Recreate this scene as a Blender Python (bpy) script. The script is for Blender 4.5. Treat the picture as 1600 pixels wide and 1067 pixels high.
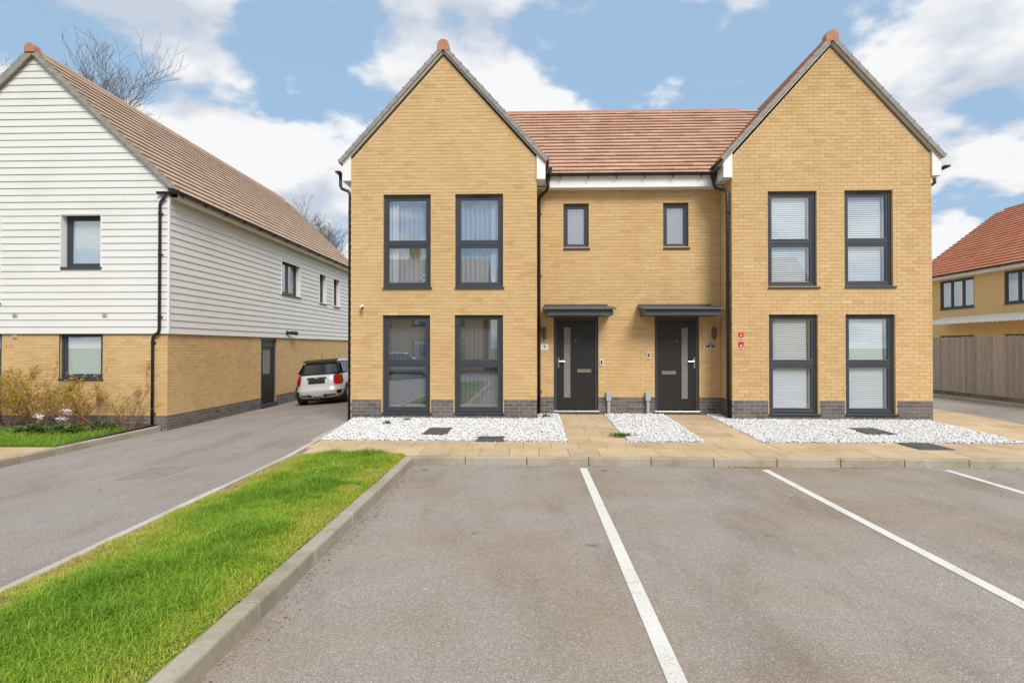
import bpy, math, random
import numpy as np
from mathutils import Matrix, Vector
random.seed(7); rng = np.random.default_rng(11)
R = math.radians
for o in list(bpy.data.objects): bpy.data.objects.remove(o)
sc = bpy.context.scene
col = sc.collection
# ---------------------------------------------------------------- camera
cam_d = bpy.data.cameras.new('camera'); cam = bpy.data.objects.new('camera', cam_d); col.objects.link(cam)
cam_d.sensor_width = 36; cam_d.lens = 889/1600*36; cam_d.clip_start = .05; cam_d.clip_end = 3000
cam.location = (0, 0, 1.6)
cam.rotation_euler = (R(90)+math.atan(8.5/889), 0, math.atan(28/889))
sc.camera = cam
# ---------------------------------------------------------------- world, sun, exposure
SUN_EL, SUN_AZ = 44, 25          # degrees; azimuth: sun behind the camera, this far to its right
SKY = 0.06
EXPOSURE = 1.18
w = bpy.data.worlds.new('World'); sc.world = w; w.use_nodes = True
nt = w.node_tree; N = nt.nodes; L = nt.links; N.clear()
def wn(t, **k):
    n = N.new(t)
    for a, b in k.items(): setattr(n, a, b)
    return n
def wmath(op, a, b=None, c=None):
    n = wn('ShaderNodeMath', operation=op)
    for i, v in enumerate((a, b, c)):
        if v is None: continue
        if isinstance(v, (int, float)): n.inputs[i].default_value = v
        else: L.new(v, n.inputs[i])
    return n.outputs[0]
sky = wn('ShaderNodeTexSky', sky_type='NISHITA'); sky.sun_disc = False
sky.sun_elevation = R(SUN_EL); sky.sun_rotation = R(180-SUN_AZ); sky.air_density = 1.0; sky.dust_density = 1.2; sky.ozone_density = 1.5
tc = wn('ShaderNodeTexCoord')
sep = wn('ShaderNodeSeparateXYZ'); L.new(tc.outputs['Generated'], sep.inputs[0])
zc = wmath('ADD', wmath('MAXIMUM', sep.outputs[2], 0.0), 0.28)
cmb = wn('ShaderNodeCombineXYZ'); L.new(wmath('DIVIDE', sep.outputs[0], zc), cmb.inputs[0]); L.new(wmath('DIVIDE', sep.outputs[1], zc), cmb.inputs[1])
def cloud_noise(off, scale, detail, rough, k=1.0):
    mp = wn('ShaderNodeMapping'); mp.inputs['Location'].default_value = off; mp.inputs['Scale'].default_value = (k, k, 1)
    L.new(cmb.outputs[0], mp.inputs[0])
    n = wn('ShaderNodeTexNoise', noise_dimensions='3D'); n.inputs['Scale'].default_value = scale; n.inputs['Detail'].default_value = detail; n.inputs['Roughness'].default_value = rough
    L.new(mp.outputs[0], n.inputs['Vector']); return n.outputs['Fac']
CO = (7.3, 6.9, 5.7)
d0 = cloud_noise(CO, 2.3, 10, .52)
d1 = cloud_noise(CO, 2.3, 6, .5, .90)     # the same field a little further up: which side of a cloud is lit
big = cloud_noise((2.1, 6.2, 8), .6, 2, .5)
dens = wmath('ADD', d0, wmath('MULTIPLY', wmath('SUBTRACT', big, .5), .45))
mask = wn('ShaderNodeMapRange', interpolation_type='SMOOTHSTEP'); mask.inputs[1].default_value = .41; mask.inputs[2].default_value = .478
L.new(dens, mask.inputs[0])
shade = wn('ShaderNodeMapRange'); shade.inputs[1].default_value = -.075; shade.inputs[2].default_value = .055
L.new(wmath('SUBTRACT', d0, d1), shade.inputs[0])
ccol = wn('ShaderNodeMix', data_type='RGBA'); ccol.inputs[6].default_value = (4.3, 4.75, 5.5, 1); ccol.inputs[7].default_value = (6.9, 6.95, 7.0, 1)
L.new(shade.outputs[0], ccol.inputs[0])
haze_c = wn('ShaderNodeMix', data_type='RGBA'); haze_c.inputs[7].default_value = (2.9, 4.3, 5.9, 1); haze_c.inputs[0].default_value = .8
L.new(sky.outputs[0], haze_c.inputs[6])
mix = wn('ShaderNodeMix', data_type='RGBA'); L.new(mask.outputs[0], mix.inputs[0]); L.new(haze_c.outputs[2], mix.inputs[6]); L.new(ccol.outputs[2], mix.inputs[7])
bg = wn('ShaderNodeBackground'); bg.inputs[1].default_value = SKY; L.new(mix.outputs[2], bg.inputs[0])
out = wn('ShaderNodeOutputWorld'); L.new(bg.outputs[0], out.inputs[0])
sd = bpy.data.lights.new('sun', 'SUN'); sun = bpy.data.objects.new('sun', sd); col.objects.link(sun)
sd.energy = 1.5; sd.angle = R(24); sd.color = (1, .95, .88)
sun.rotation_euler = (R(90-SUN_EL), 0, R(SUN_AZ)); sun.location = (6, -20, 30)
sc.view_settings.view_transform = 'Standard'; sc.view_settings.look = 'None'; sc.view_settings.gamma = 1; sc.view_settings.exposure = EXPOSURE
sc.view_settings.use_curve_mapping = False
sc.render.engine = 'CYCLES'

# ---------------------------------------------------------------- materials
M = {}
def nodes(name):
    m = bpy.data.materials.new(name); m.use_nodes = True; M[name] = m
    t = m.node_tree; return m, t, t.nodes, t.links, t.nodes['Principled BSDF']
def noise(t, scale, detail=4, rough=.55, coord='Object', stretch=None):
    c = t.nodes.new('ShaderNodeTexCoord'); n = t.nodes.new('ShaderNodeTexNoise')
    n.inputs['Scale'].default_value = scale; n.inputs['Detail'].default_value = detail; n.inputs['Roughness'].default_value = rough
    if coord == 'World':
        g = t.nodes.new('ShaderNodeNewGeometry'); src = g.outputs['Position']
    else: src = c.outputs[coord]
    if stretch:
        mp = t.nodes.new('ShaderNodeMapping'); mp.inputs['Scale'].default_value = stretch; t.links.new(src, mp.inputs[0]); src = mp.outputs[0]
    t.links.new(src, n.inputs['Vector']); return n.outputs['Fac']
def ramp(t, fac, stops, interp='LINEAR'):
    r = t.nodes.new('ShaderNodeValToRGB'); r.color_ramp.interpolation = interp
    while len(r.color_ramp.elements) < len(stops): r.color_ramp.elements.new(.5)
    for e, (p, c) in zip(r.color_ramp.elements, stops): e.position = p; e.color = (*c, 1)
    t.links.new(fac, r.inputs[0]); return r.outputs[0]
def mixc(t, fac, a, b, mode='MIX'):
    m = t.nodes.new('ShaderNodeMix'); m.data_type = 'RGBA'; m.blend_type = mode
    for s, v in ((0, fac), (6, a), (7, b)):
        if isinstance(v, (int, float)): m.inputs[s].default_value = v
        elif isinstance(v, tuple): m.inputs[s].default_value = (*v, 1)
        else: t.links.new(v, m.inputs[s])
    return m.outputs[2]
def mth(t, op, a, b=0.0):
    m = t.nodes.new('ShaderNodeMath'); m.operation = op
    for i, v in enumerate((a, b)):
        if isinstance(v, (int, float)): m.inputs[i].default_value = v
        else: t.links.new(v, m.inputs[i])
    return m.outputs[0]
def bump(t, bs, h, strength, dist=.01):
    b = t.nodes.new('ShaderNodeBump'); b.inputs['Strength'].default_value = strength; b.inputs['Distance'].default_value = dist
    t.links.new(h, b.inputs['Height']); t.links.new(b.outputs[0], bs.inputs['Normal'])
def plain(name, c, rough=.6, metal=0, var=.12, scale=6, bmp=0, spec=.5, bscale=None):
    m, t, n, l, b = nodes(name)
    f = noise(t, scale, 4, .6, 'World')
    lo = tuple(max(0, x*(1-var)) for x in c); hi = tuple(min(1, x*(1+var)) for x in c)
    l.new(ramp(t, f, [(.3, lo), (.7, hi)]), b.inputs['Base Color'])
    b.inputs['Roughness'].default_value = rough; b.inputs['Metallic'].default_value = metal; b.inputs['Specular IOR Level'].default_value = spec
    if bmp: bump(t, b, noise(t, bscale or scale*8, 4, .6, 'World'), bmp)
    return m
def tint(t, per_object=True):
    a = t.nodes.new('ShaderNodeAttribute'); a.attribute_name = 'tint'
    if not per_object: return a.outputs['Fac']
    o = t.nodes.new('ShaderNodeObjectInfo')
    return mth(t, 'FRACT', mth(t, 'ADD', a.outputs['Fac'], o.outputs['Random']))
def brickmat(name, stops, stain, rough=.85):
    m, t, n, l, b = nodes(name)
    c = ramp(t, tint(t), stops)
    f2 = noise(t, .55, 5, .6, 'World', (1, 1, .7))
    c = mixc(t, ramp(t, f2, [(.42, (0, 0, 0)), (.72, (.55,)*3)]), c, stain, 'MULTIPLY')
    fd = noise(t, 2.6, 6, .7, 'World', (1, 1, .35))
    c = mixc(t, ramp(t, fd, [(.55, (0, 0, 0)), (.8, (.4,)*3)]), c, (.70, .66, .60), 'MULTIPLY')
    fe = noise(t, 1.4, 6, .7, 'World')
    c = mixc(t, ramp(t, fe, [(.60, (0, 0, 0)), (.80, (.35,)*3)]), c, tuple(min(1, x*1.25+.05) for x in stops[-1][1]))
    f3 = noise(t, 45, 4, .7, 'World', (1, 1, 2.2))
    c = mixc(t, .35, c, ramp(t, f3, [(.3, (.72,)*3), (.7, (1.0,)*3)]), 'MULTIPLY')
    l.new(c, b.inputs['Base Color']); b.inputs['Roughness'].default_value = rough; b.inputs['Specular IOR Level'].default_value = .25
    bump(t, b, noise(t, 120, 4, .7, 'World'), .35, .004)
brickmat('brick_yellow', [(0, (.60, .405, .195)), (.35, (.64, .442, .222)), (.7, (.655, .458, .235)), (.9, (.62, .42, .20)), (.97, (.57, .36, .165)), (1, (.69, .51, .30))], (.80, .74, .66))
brickmat('brick_grey', [(0, (.115, .10, .10)), (.4, (.155, .135, .135)), (.8, (.18, .16, .155)), (1, (.13, .11, .115))], (.85, .85, .85), .7)
plain('mortar_yellow', (.60, .43, .23), .95, var=.15, scale=20, bmp=.3)
plain('mortar_cream', (.50, .44, .33), .95, var=.15, scale=20, bmp=.3)
def tilemat(name, stops, streak):
    m, t, n, l, b = nodes(name)
    c = ramp(t, tint(t), stops)
    f2 = noise(t, 1.3, 5, .65, 'World')
    c = mixc(t, ramp(t, f2, [(.4, (0, 0, 0)), (.7, (.6,)*3)]), c, streak, 'MULTIPLY')
    f3 = noise(t, 40, 3, .7, 'World')
    c = mixc(t, .3, c, ramp(t, f3, [(.3, (.65,)*3), (.7, (1.0,)*3)]), 'MULTIPLY')
    l.new(c, b.inputs['Base Color']); b.inputs['Roughness'].default_value = .82; b.inputs['Specular IOR Level'].default_value = .3
    bump(t, b, noise(t, 90, 4, .7, 'World'), .3, .004)
tilemat('tile_terracotta', [(0, (.48, .29, .20)), (.4, (.55, .35, .245)), (.75, (.59, .395, .285)), (1, (.51, .305, .22))], (.78, .74, .74))
tilemat('tile_brown', [(0, (.51, .365, .265)), (.5, (.56, .415, .31)), (1, (.53, .38, .28))], (.8, .77, .76))
tilemat('tile_orange', [(0, (.50, .19, .10)), (.5, (.56, .22, .12)), (1, (.52, .17, .095))], (.82, .78, .76))
plain('ridge_clay', (.44, .20, .13), .8, var=.15, scale=9, bmp=.2)
plain('verge_grey', (.27, .255, .24), .75, var=.18, scale=8, bmp=.2)
def clad():
    m, t, n, l, b = nodes('cladding_white')
    f = noise(t, 9, 5, .65, 'World', (1, 1, 14))
    c = ramp(t, f, [(.25, (.64, .64, .635)), (.7, (.74, .74, .735))])
    f2 = noise(t, .8, 4, .6, 'World')
    c = mixc(t, ramp(t, f2, [(.5, (0, 0, 0)), (.8, (.5,)*3)]), c, (.86, .85, .81), 'MULTIPLY')
    l.new(c, b.inputs['Base Color']); b.inputs['Roughness'].default_value = .6
    bump(t, b, noise(t, 30, 5, .7, 'World', (1, 1, 14)), .35, .004)
clad()
plain('upvc_white', (.80, .80, .79), .4, var=.03)
plain('soffit_cream', (.60, .55, .45), .6, var=.05)
plain('frame_grey', (.040, .046, .060), .42, var=.08, scale=3)
plain('rainwater_black', (.016, .016, .018), .38, var=.1)
plain('canopy_grey', (.070, .078, .090), .45, var=.1)
plain('rubber_black', (.012, .012, .013), .7)
plain('trim_black', (.015, .015, .016), .45)
plain('chrome', (.75, .75, .76), .15, 1, var=.02)
plain('steel', (.55, .56, .57), .35, .9, var=.05)
plain('box_grey', (.36, .38, .40), .55, var=.08)
plain('plaque_white', (.82, .82, .82), .3, var=.02)
plain('ink', (.02, .022, .03), .5)
plain('plaque_slate', (.07, .085, .13), .4)
plain('sign_red', (.52, .018, .018), .4, var=.06)
plain('curtain_sheer', (.42, .43, .46), .9, var=.04, scale=3)
plain('vertical_blind', (.20, .21, .24), .8, var=.08)
plain('blind_white', (.88, .88, .86), .55, var=.03)
plain('drape_white', (.66, .66, .66), .9, var=.03)
plain('room_wall', (.30, .28, .26), .9, var=.05)
plain('cardboard', (.50, .36, .19), .9)
plain('flower_white', (.78, .76, .80), .8)
plain('soil', (.075, .05, .035), .95, var=.4, scale=18, bmp=.6)
plain('twig', (.17, .13, .11), .9, var=.3)
plain('stem_brown', (.23, .125, .075), .85, var=.3)
plain('iron', (.085, .085, .088), .6, var=.25, scale=14, bmp=.4)
def woodgrain(name, c0, c1, sc_, rough, moss=False):
    m, t, n, l, b = nodes(name)
    f = noise(t, sc_, 6, .7, 'World', (9, 9, .8))
    c = ramp(t, f, [(.28, c0), (.72, c1)])
    o = t.nodes.new('ShaderNodeObjectInfo')
    c = mixc(t, 1.0, c, ramp(t, o.outputs['Random'], [(0, (.72,)*3), (1, (1.0,)*3)]), 'MULTIPLY')
    l.new(c, b.inputs['Base Color']); b.inputs['Roughness'].default_value = rough
    bump(t, b, f, .5, .006)
woodgrain('fence_wood', (.33, .275, .235), (.60, .525, .46), 5, .9)
woodgrain('door_black', (.010, .010, .011), (.022, .021, .022), 12, .45)
def asphalt(name, base, brown):
    m, t, n, l, b = nodes(name)
    v = t.nodes.new('ShaderNodeTexVoronoi'); v.inputs['Scale'].default_value = 150
    g = t.nodes.new('ShaderNodeNewGeometry'); l.new(g.outputs['Position'], v.inputs['Vector'])
    sepc = t.nodes.new('ShaderNodeSeparateColor'); l.new(v.outputs['Color'], sepc.inputs[0])
    sc_ = lambda k: tuple(x*k for x in base)
    chips = ramp(t, sepc.outputs[0], [(0, sc_(.72)), (.4, sc_(.95)), (.8, sc_(1.12)), (.965, sc_(1.4)), (1, (.55, .53, .50))])
    f = noise(t, .38, 6, .65, 'World')
    c = mixc(t, ramp(t, f, [(.40, (0, 0, 0)), (.62, (1.0,)*3)]), chips, brown, 'MULTIPLY')
    f2 = noise(t, 1.5, 6, .72, 'World', (1, .30, 1))                    # worn wheel tracks along the bays
    c = mixc(t, ramp(t, f2, [(.50, (0, 0, 0)), (.72, (.7,)*3)]), c, (.68, .65, .61), 'MULTIPLY')
    f3 = noise(t, .8, 5, .65, 'World', (.8, 1, 1))                     # dusty patches
    c = mixc(t, ramp(t, f3, [(.50, (0, 0, 0)), (.78, (.45,)*3)]), c, (.37, .325, .265))
    v2 = t.nodes.new('ShaderNodeTexVoronoi'); v2.inputs['Scale'].default_value = 1.15; wob = t.nodes.new('ShaderNodeVectorMath'); wob.operation = 'ADD'      # oil drips
    nz = t.nodes.new('ShaderNodeTexNoise'); nz.inputs['Scale'].default_value = 5; l.new(g.outputs['Position'], nz.inputs['Vector']); sv = t.nodes.new('ShaderNodeVectorMath'); sv.operation = 'SCALE'; sv.inputs[3].default_value = .22; l.new(nz.outputs['Color'], sv.inputs[0])
    l.new(g.outputs['Position'], wob.inputs[0]); l.new(sv.outputs[0], wob.inputs[1]); l.new(wob.outputs[0], v2.inputs['Vector'])
    c = mixc(t, ramp(t, v2.outputs['Distance'], [(.03, (.75,)*3), (.10, (0, 0, 0))]), c, (.45, .43, .41), 'MULTIPLY')
    l.new(c, b.inputs['Base Color']); b.inputs['Roughness'].default_value = .9; b.inputs['Specular IOR Level'].default_value = .25
    bump(t, b, v.outputs['Distance'], .45, .004)
asphalt('asphalt_parking', (.312, .284, .256), (.90, .79, .69))
asphalt('asphalt_drive', (.300, .274, .254), (.92, .86, .80))
def concrete(name, c, stain, s=1.2):
    m, t, n, l, b = nodes(name)
    f = noise(t, 35, 5, .7, 'World'); cc = ramp(t, f, [(.25, tuple(x*.82 for x in c)), (.75, tuple(min(1, x*1.12) for x in c))])
    f2 = noise(t, s, 5, .65, 'World'); cc = mixc(t, ramp(t, f2, [(.45, (0, 0, 0)), (.7, (.85,)*3)]), cc, stain, 'MULTIPLY')
    f3 = noise(t, s*3.1, 5, .65, 'World'); cc = mixc(t, ramp(t, f3, [(.56, (0, 0, 0)), (.74, (.6,)*3)]), cc, (.62, .62, .45), 'MULTIPLY')
    o = t.nodes.new('ShaderNodeObjectInfo')
    cc = mixc(t, 1.0, cc, ramp(t, o.outputs['Random'], [(0, (.86,)*3), (1, (1.0,)*3)]), 'MULTIPLY')
    l.new(cc, b.inputs['Base Color']); b.inputs['Roughness'].default_value = .9; b.inputs['Specular IOR Level'].default_value = .25
    bump(t, b, noise(t, 160, 4, .7, 'World'), .4, .004)
concrete('kerb_concrete', (.43, .385, .315), (.66, .63, .50), 1.0)
concrete('edging_concrete', (.56, .52, .46), (.82, .78, .7))
concrete('paving_buff', (.60, .46, .295), (.80, .72, .60))
def linepaint():
    m, t, n, l, b = nodes('line_paint')
    f = noise(t, 55, 5, .75, 'World'); f2 = noise(t, 3, 4, .6, 'World')
    k = mth(t, 'ADD', f, mth(t, 'MULTIPLY', mth(t, 'SUBTRACT', f2, .5), .5))
    l.new(ramp(t, k, [(.26, (.34, .315, .29)), (.42, (.64, .62, .58)), (.7, (.74, .73, .70))]), b.inputs['Base Color']); b.inputs['Roughness'].default_value = .8
    bump(t, b, noise(t, 150, 3, .7, 'World'), .4, .004)
linepaint()
def glassmat(name, ior, tintc, rough=0.0, trans=1.0):
    m, t, n, l, b = nodes(name); n.remove(b)
    lw = n.new('ShaderNodeLayerWeight'); lw.inputs[0].default_value = .5
    pw = mth(t, 'POWER', lw.outputs['Facing'], 4.0)
    fr_ = mth(t, 'ADD', mth(t, 'MULTIPLY', pw, .85-ior), ior)
    tr = n.new('ShaderNodeBsdfTransparent'); tr.inputs[0].default_value = (*tintc, 1)
    gl = n.new('ShaderNodeBsdfGlossy'); gl.inputs['Roughness'].default_value = rough; gl.inputs[0].default_value = (.93, .96, 1, 1)
    mx = n.new('ShaderNodeMixShader'); l.new(fr_, mx.inputs[0]); l.new(tr.outputs[0], mx.inputs[1]); l.new(gl.outputs[0], mx.inputs[2])
    l.new(mx.outputs[0], n['Material Output'].inputs[0])
glassmat('glass', .19, (.93, .96, .98))
glassmat('car_glass', .07, (.25, .27, .27))
def frosted(name, c0, c1):
    m, t, n, l, b = nodes(name); f = noise(t, 60, 4, .6, 'World', (1, 1, .3))
    l.new(ramp(t, f, [(.3, c0), (.7, c1)]), b.inputs['Base Color']); b.inputs['Roughness'].default_value = .2; b.inputs['Specular IOR Level'].default_value = .8
    bump(t, b, f, .3, .003)
frosted('glass_frosted', (.26, .29, .36), (.38, .41, .48)); frosted('glass_door', (.15, .15, .145), (.25, .25, .24))
def carpaint():
    m, t, n, l, b = nodes('car_silver'); b.inputs['Base Color'].default_value = (.66, .67, .69, 1); b.inputs['Metallic'].default_value = .2; b.inputs['Roughness'].default_value = .32; b.inputs['Coat Weight'].default_value = .7; b.inputs['Coat Roughness'].default_value = .05
    m, t, n, l, b = nodes('lamp_red'); b.inputs['Base Color'].default_value = (.45, .008, .010, 1); b.inputs['Roughness'].default_value = .12; b.inputs['Coat Weight'].default_value = .6
carpaint()
def cabmats():
    m, t, n, l, b = nodes('cabin_black'); b.inputs['Base Color'].default_value = (.008, .008, .009, 1); b.inputs['Roughness'].default_value = .15
    m, t, n, l, b = nodes('screen_glass'); b.inputs['Base Color'].default_value = (.03, .034, .036, 1); b.inputs['Roughness'].default_value = .03; b.inputs['Specular IOR Level'].default_value = .9
cabmats()
def leafmat(name, stops, trans=.35):
    m, t, n, l, b = nodes(name)
    c = ramp(t, tint(t, False), stops); l.new(c, b.inputs['Base Color']); b.inputs['Roughness'].default_value = .6; b.inputs['Specular IOR Level'].default_value = .3
    tl = n.new('ShaderNodeBsdfTranslucent'); l.new(c, tl.inputs[0]); mx = n.new('ShaderNodeMixShader'); mx.inputs[0].default_value = trans
    l.new(b.outputs[0], mx.inputs[1]); l.new(tl.outputs[0], mx.inputs[2]); l.new(mx.outputs[0], n['Material Output'].inputs[0])
leafmat('grass_blade', [(0, (.11, .25, .02)), (.3, (.21, .39, .03)), (.55, (.34, .49, .05)), (.75, (.52, .54, .08)), (.92, (.60, .52, .15)), (1, (.55, .42, .21))])
leafmat('leaf_yellow', [(0, (.62, .44, .05)), (.5, (.68, .52, .06)), (.8, (.48, .40, .06)), (.93, (.42, .22, .08)), (1, (.28, .30, .06))])
leafmat('leaf_green', [(0, (.05, .13, .025)), (.5, (.10, .21, .045)), (1, (.19, .29, .09))])
leafmat('leaf_litter', [(0, (.20, .12, .06)), (.5, (.33, .23, .12)), (1, (.45, .36, .22))], .1)
plain('lawn_soil', (.14, .20, .035), .95, var=.5, scale=12, bmp=.5)
def stonemat():
    m, t, n, l, b = nodes('gravel_white')
    l.new(ramp(t, tint(t, False), [(0, (.36, .35, .33)), (.12, (.62, .62, .61)), (.6, (.76, .76, .76)), (.95, (.82, .82, .82)), (1, (.48, .40, .31))]), b.inputs['Base Color']); b.inputs['Roughness'].default_value = .75
stonemat()
plain('gravel_bed', (.38, .37, .35), .95, var=.3, scale=30, bmp=.5)
def brick_flat():
    m, t, n, l, b = nodes('brick_far')
    g = t.nodes.new('ShaderNodeNewGeometry'); sp = t.nodes.new('ShaderNodeSeparateXYZ'); l.new(g.outputs['Position'], sp.inputs[0])
    cb = t.nodes.new('ShaderNodeCombineXYZ'); l.new(mth(t, 'ADD', sp.outputs[0], sp.outputs[1]), cb.inputs[0]); l.new(sp.outputs[2], cb.inputs[1])
    br = t.nodes.new('ShaderNodeTexBrick'); br.inputs['Scale'].default_value = 1; br.inputs['Brick Width'].default_value = .225; br.inputs['Row Height'].default_value = .075; br.inputs['Mortar Size'].default_value = .006
    br.inputs['Color1'].default_value = (.66, .44, .19, 1); br.inputs['Color2'].default_value = (.70, .48, .215, 1); br.inputs['Mortar'].default_value = (.58, .41, .20, 1)
    l.new(cb.outputs[0], br.inputs['Vector']); l.new(br.outputs[0], b.inputs['Base Color']); b.inputs['Roughness'].default_value = .9
brick_flat()

# ---------------------------------------------------------------- mesh helpers
ROOTS = {}
def par(o, p):
    if p is None: return
    o.parent = p
    if p in ROOTS: o.matrix_parent_inverse = ROOTS[p]
def raw(name, V, loops, starts, tots, mat, parent=None, tints=None, smooth=False):
    me = bpy.data.meshes.new(name); V = np.asarray(V, dtype=np.float32)
    me.vertices.add(len(V)); me.vertices.foreach_set('co', V.ravel())
    me.loops.add(len(loops)); me.loops.foreach_set('vertex_index', np.asarray(loops, dtype=np.int32))
    me.polygons.add(len(starts)); me.polygons.foreach_set('loop_start', np.asarray(starts, dtype=np.int32)); me.polygons.foreach_set('loop_total', np.asarray(tots, dtype=np.int32))
    me.polygons.foreach_set('use_smooth', np.full(len(starts), bool(smooth)))
    if tints is not None:
        a = me.attributes.new('tint', 'FLOAT', 'FACE'); a.data.foreach_set('value', np.asarray(tints, dtype=np.float32))
    me.update(calc_edges=True); me.validate()
    o = bpy.data.objects.new(name, me); col.objects.link(o)
    if mat: me.materials.append(M[mat])
    par(o, parent); return o
class MB:
    def __init__(s): s.v = []; s.f = []; s.t = []; s.cur = 0.0
    def face(s, pts):
        b = len(s.v); s.v += [tuple(p) for p in pts]; s.f.append(tuple(range(b, b+len(pts)))); s.t.append(s.cur)
    def add(s, V, F):
        b = len(s.v); s.v += [tuple(p) for p in V]
        for f in F: s.f.append(tuple(b+i for i in f)); s.t.append(s.cur)
    def box(s, a, b):
        (x0, y0, z0), (x1, y1, z1) = a, b
        if x0 > x1: x0, x1 = x1, x0
        if y0 > y1: y0, y1 = y1, y0
        if z0 > z1: z0, z1 = z1, z0
        s.add([(x0,y0,z0),(x1,y0,z0),(x1,y1,z0),(x0,y1,z0),(x0,y0,z1),(x1,y0,z1),(x1,y1,z1),(x0,y1,z1)],
              [(0,3,2,1),(4,5,6,7),(0,1,5,4),(1,2,6,5),(2,3,7,6),(3,0,4,7)])
        return s
    def prism(s, poly, d):          # poly: 3D points of one face (counter-clockwise seen from the far side of d), d: extrusion
        n = len(poly); d = Vector(d); A = [Vector(p) for p in poly]; B = [p+d for p in A]
        s.add([*A, *B], [tuple(range(n))[::-1], tuple(range(n, 2*n))] + [(i, (i+1) % n, n+(i+1) % n, n+i) for i in range(n)])
        return s
    def tube(s, pts, r, seg=8, cap=True):
        pts = [Vector(p) for p in pts]; rs = r if isinstance(r, (list, tuple)) else [r]*len(pts)
        b = len(s.v); ref = None
        for i, p in enumerate(pts):
            d = (pts[min(i+1, len(pts)-1)] - pts[max(i-1, 0)]).normalized()
            if ref is None: ref = Vector((0, 0, 1)) if abs(d.z) < .9 else Vector((1, 0, 0))
            x = d.cross(ref).normalized(); y = x.cross(d).normalized(); ref = y
            for k in range(seg):
                a = 2*math.pi*k/seg; s.v.append(tuple(p + x*math.cos(a)*rs[i] + y*math.sin(a)*rs[i]))
        for i in range(len(pts)-1):
            for k in range(seg):
                s.f.append((b+i*seg+k, b+i*seg+(k+1) % seg, b+(i+1)*seg+(k+1) % seg, b+(i+1)*seg+k)); s.t.append(s.cur)
        if cap:
            s.f.append(tuple(b+k for k in range(seg))[::-1]); s.t.append(s.cur)
            s.f.append(tuple(b+(len(pts)-1)*seg+k for k in range(seg))); s.t.append(s.cur)
        return s
    def build(s, name, mat, parent=None, origin=None, smooth=False, bevel=0):
        V = np.array(s.v, dtype=float)
        if origin is not None: V = V - np.array(origin)
        loops = [i for f in s.f for i in f]; tots = [len(f) for f in s.f]; starts = np.concatenate([[0], np.cumsum(tots)[:-1]])
        o = raw(name, V, loops, starts, tots, mat, parent, s.t, smooth)
        if origin is not None: o.location = origin
        if bevel:
            md = o.modifiers.new('b', 'BEVEL'); md.width = bevel; md.segments = 2; md.limit_method = 'ANGLE'
        return o
def empty(name, loc, label, cat, group=None, local=False, rot=(0, 0, 0)):
    o = bpy.data.objects.new(name, None); col.objects.link(o); o.location = loc; o.rotation_euler = rot; o.empty_display_size = .3
    ROOTS[o] = Matrix() if local else Matrix.Translation(loc).inverted()
    tag(o, label, cat, group); return o
def tag(o, label, cat, group=None):
    o['label'] = label; o['category'] = cat
    if group: o['group'] = group
    return o
def structure(o): o['kind'] = 'structure'; return o
def stuff(o, label=None, cat=None):
    o['kind'] = 'stuff'
    if label: o['label'] = label; o['category'] = cat
    return o
def text_mesh(s, size, loc, mat, parent, name='numeral', thick=.002):
    c = bpy.data.curves.new(name, 'FONT'); c.body = s; c.size = size; c.align_x = 'CENTER'; c.align_y = 'CENTER'; c.extrude = thick
    t = bpy.data.objects.new(name, c); col.objects.link(t)
    me = bpy.data.meshes.new_from_object(t.evaluated_get(bpy.context.evaluated_depsgraph_get())); bpy.data.objects.remove(t)
    me.materials.clear(); me.materials.append(M[mat])
    me.transform(Matrix.Translation(loc) @ Matrix.Rotation(R(90), 4, 'X'))
    o = bpy.data.objects.new(name, me); col.objects.link(o); par(o, parent); return o

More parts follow.
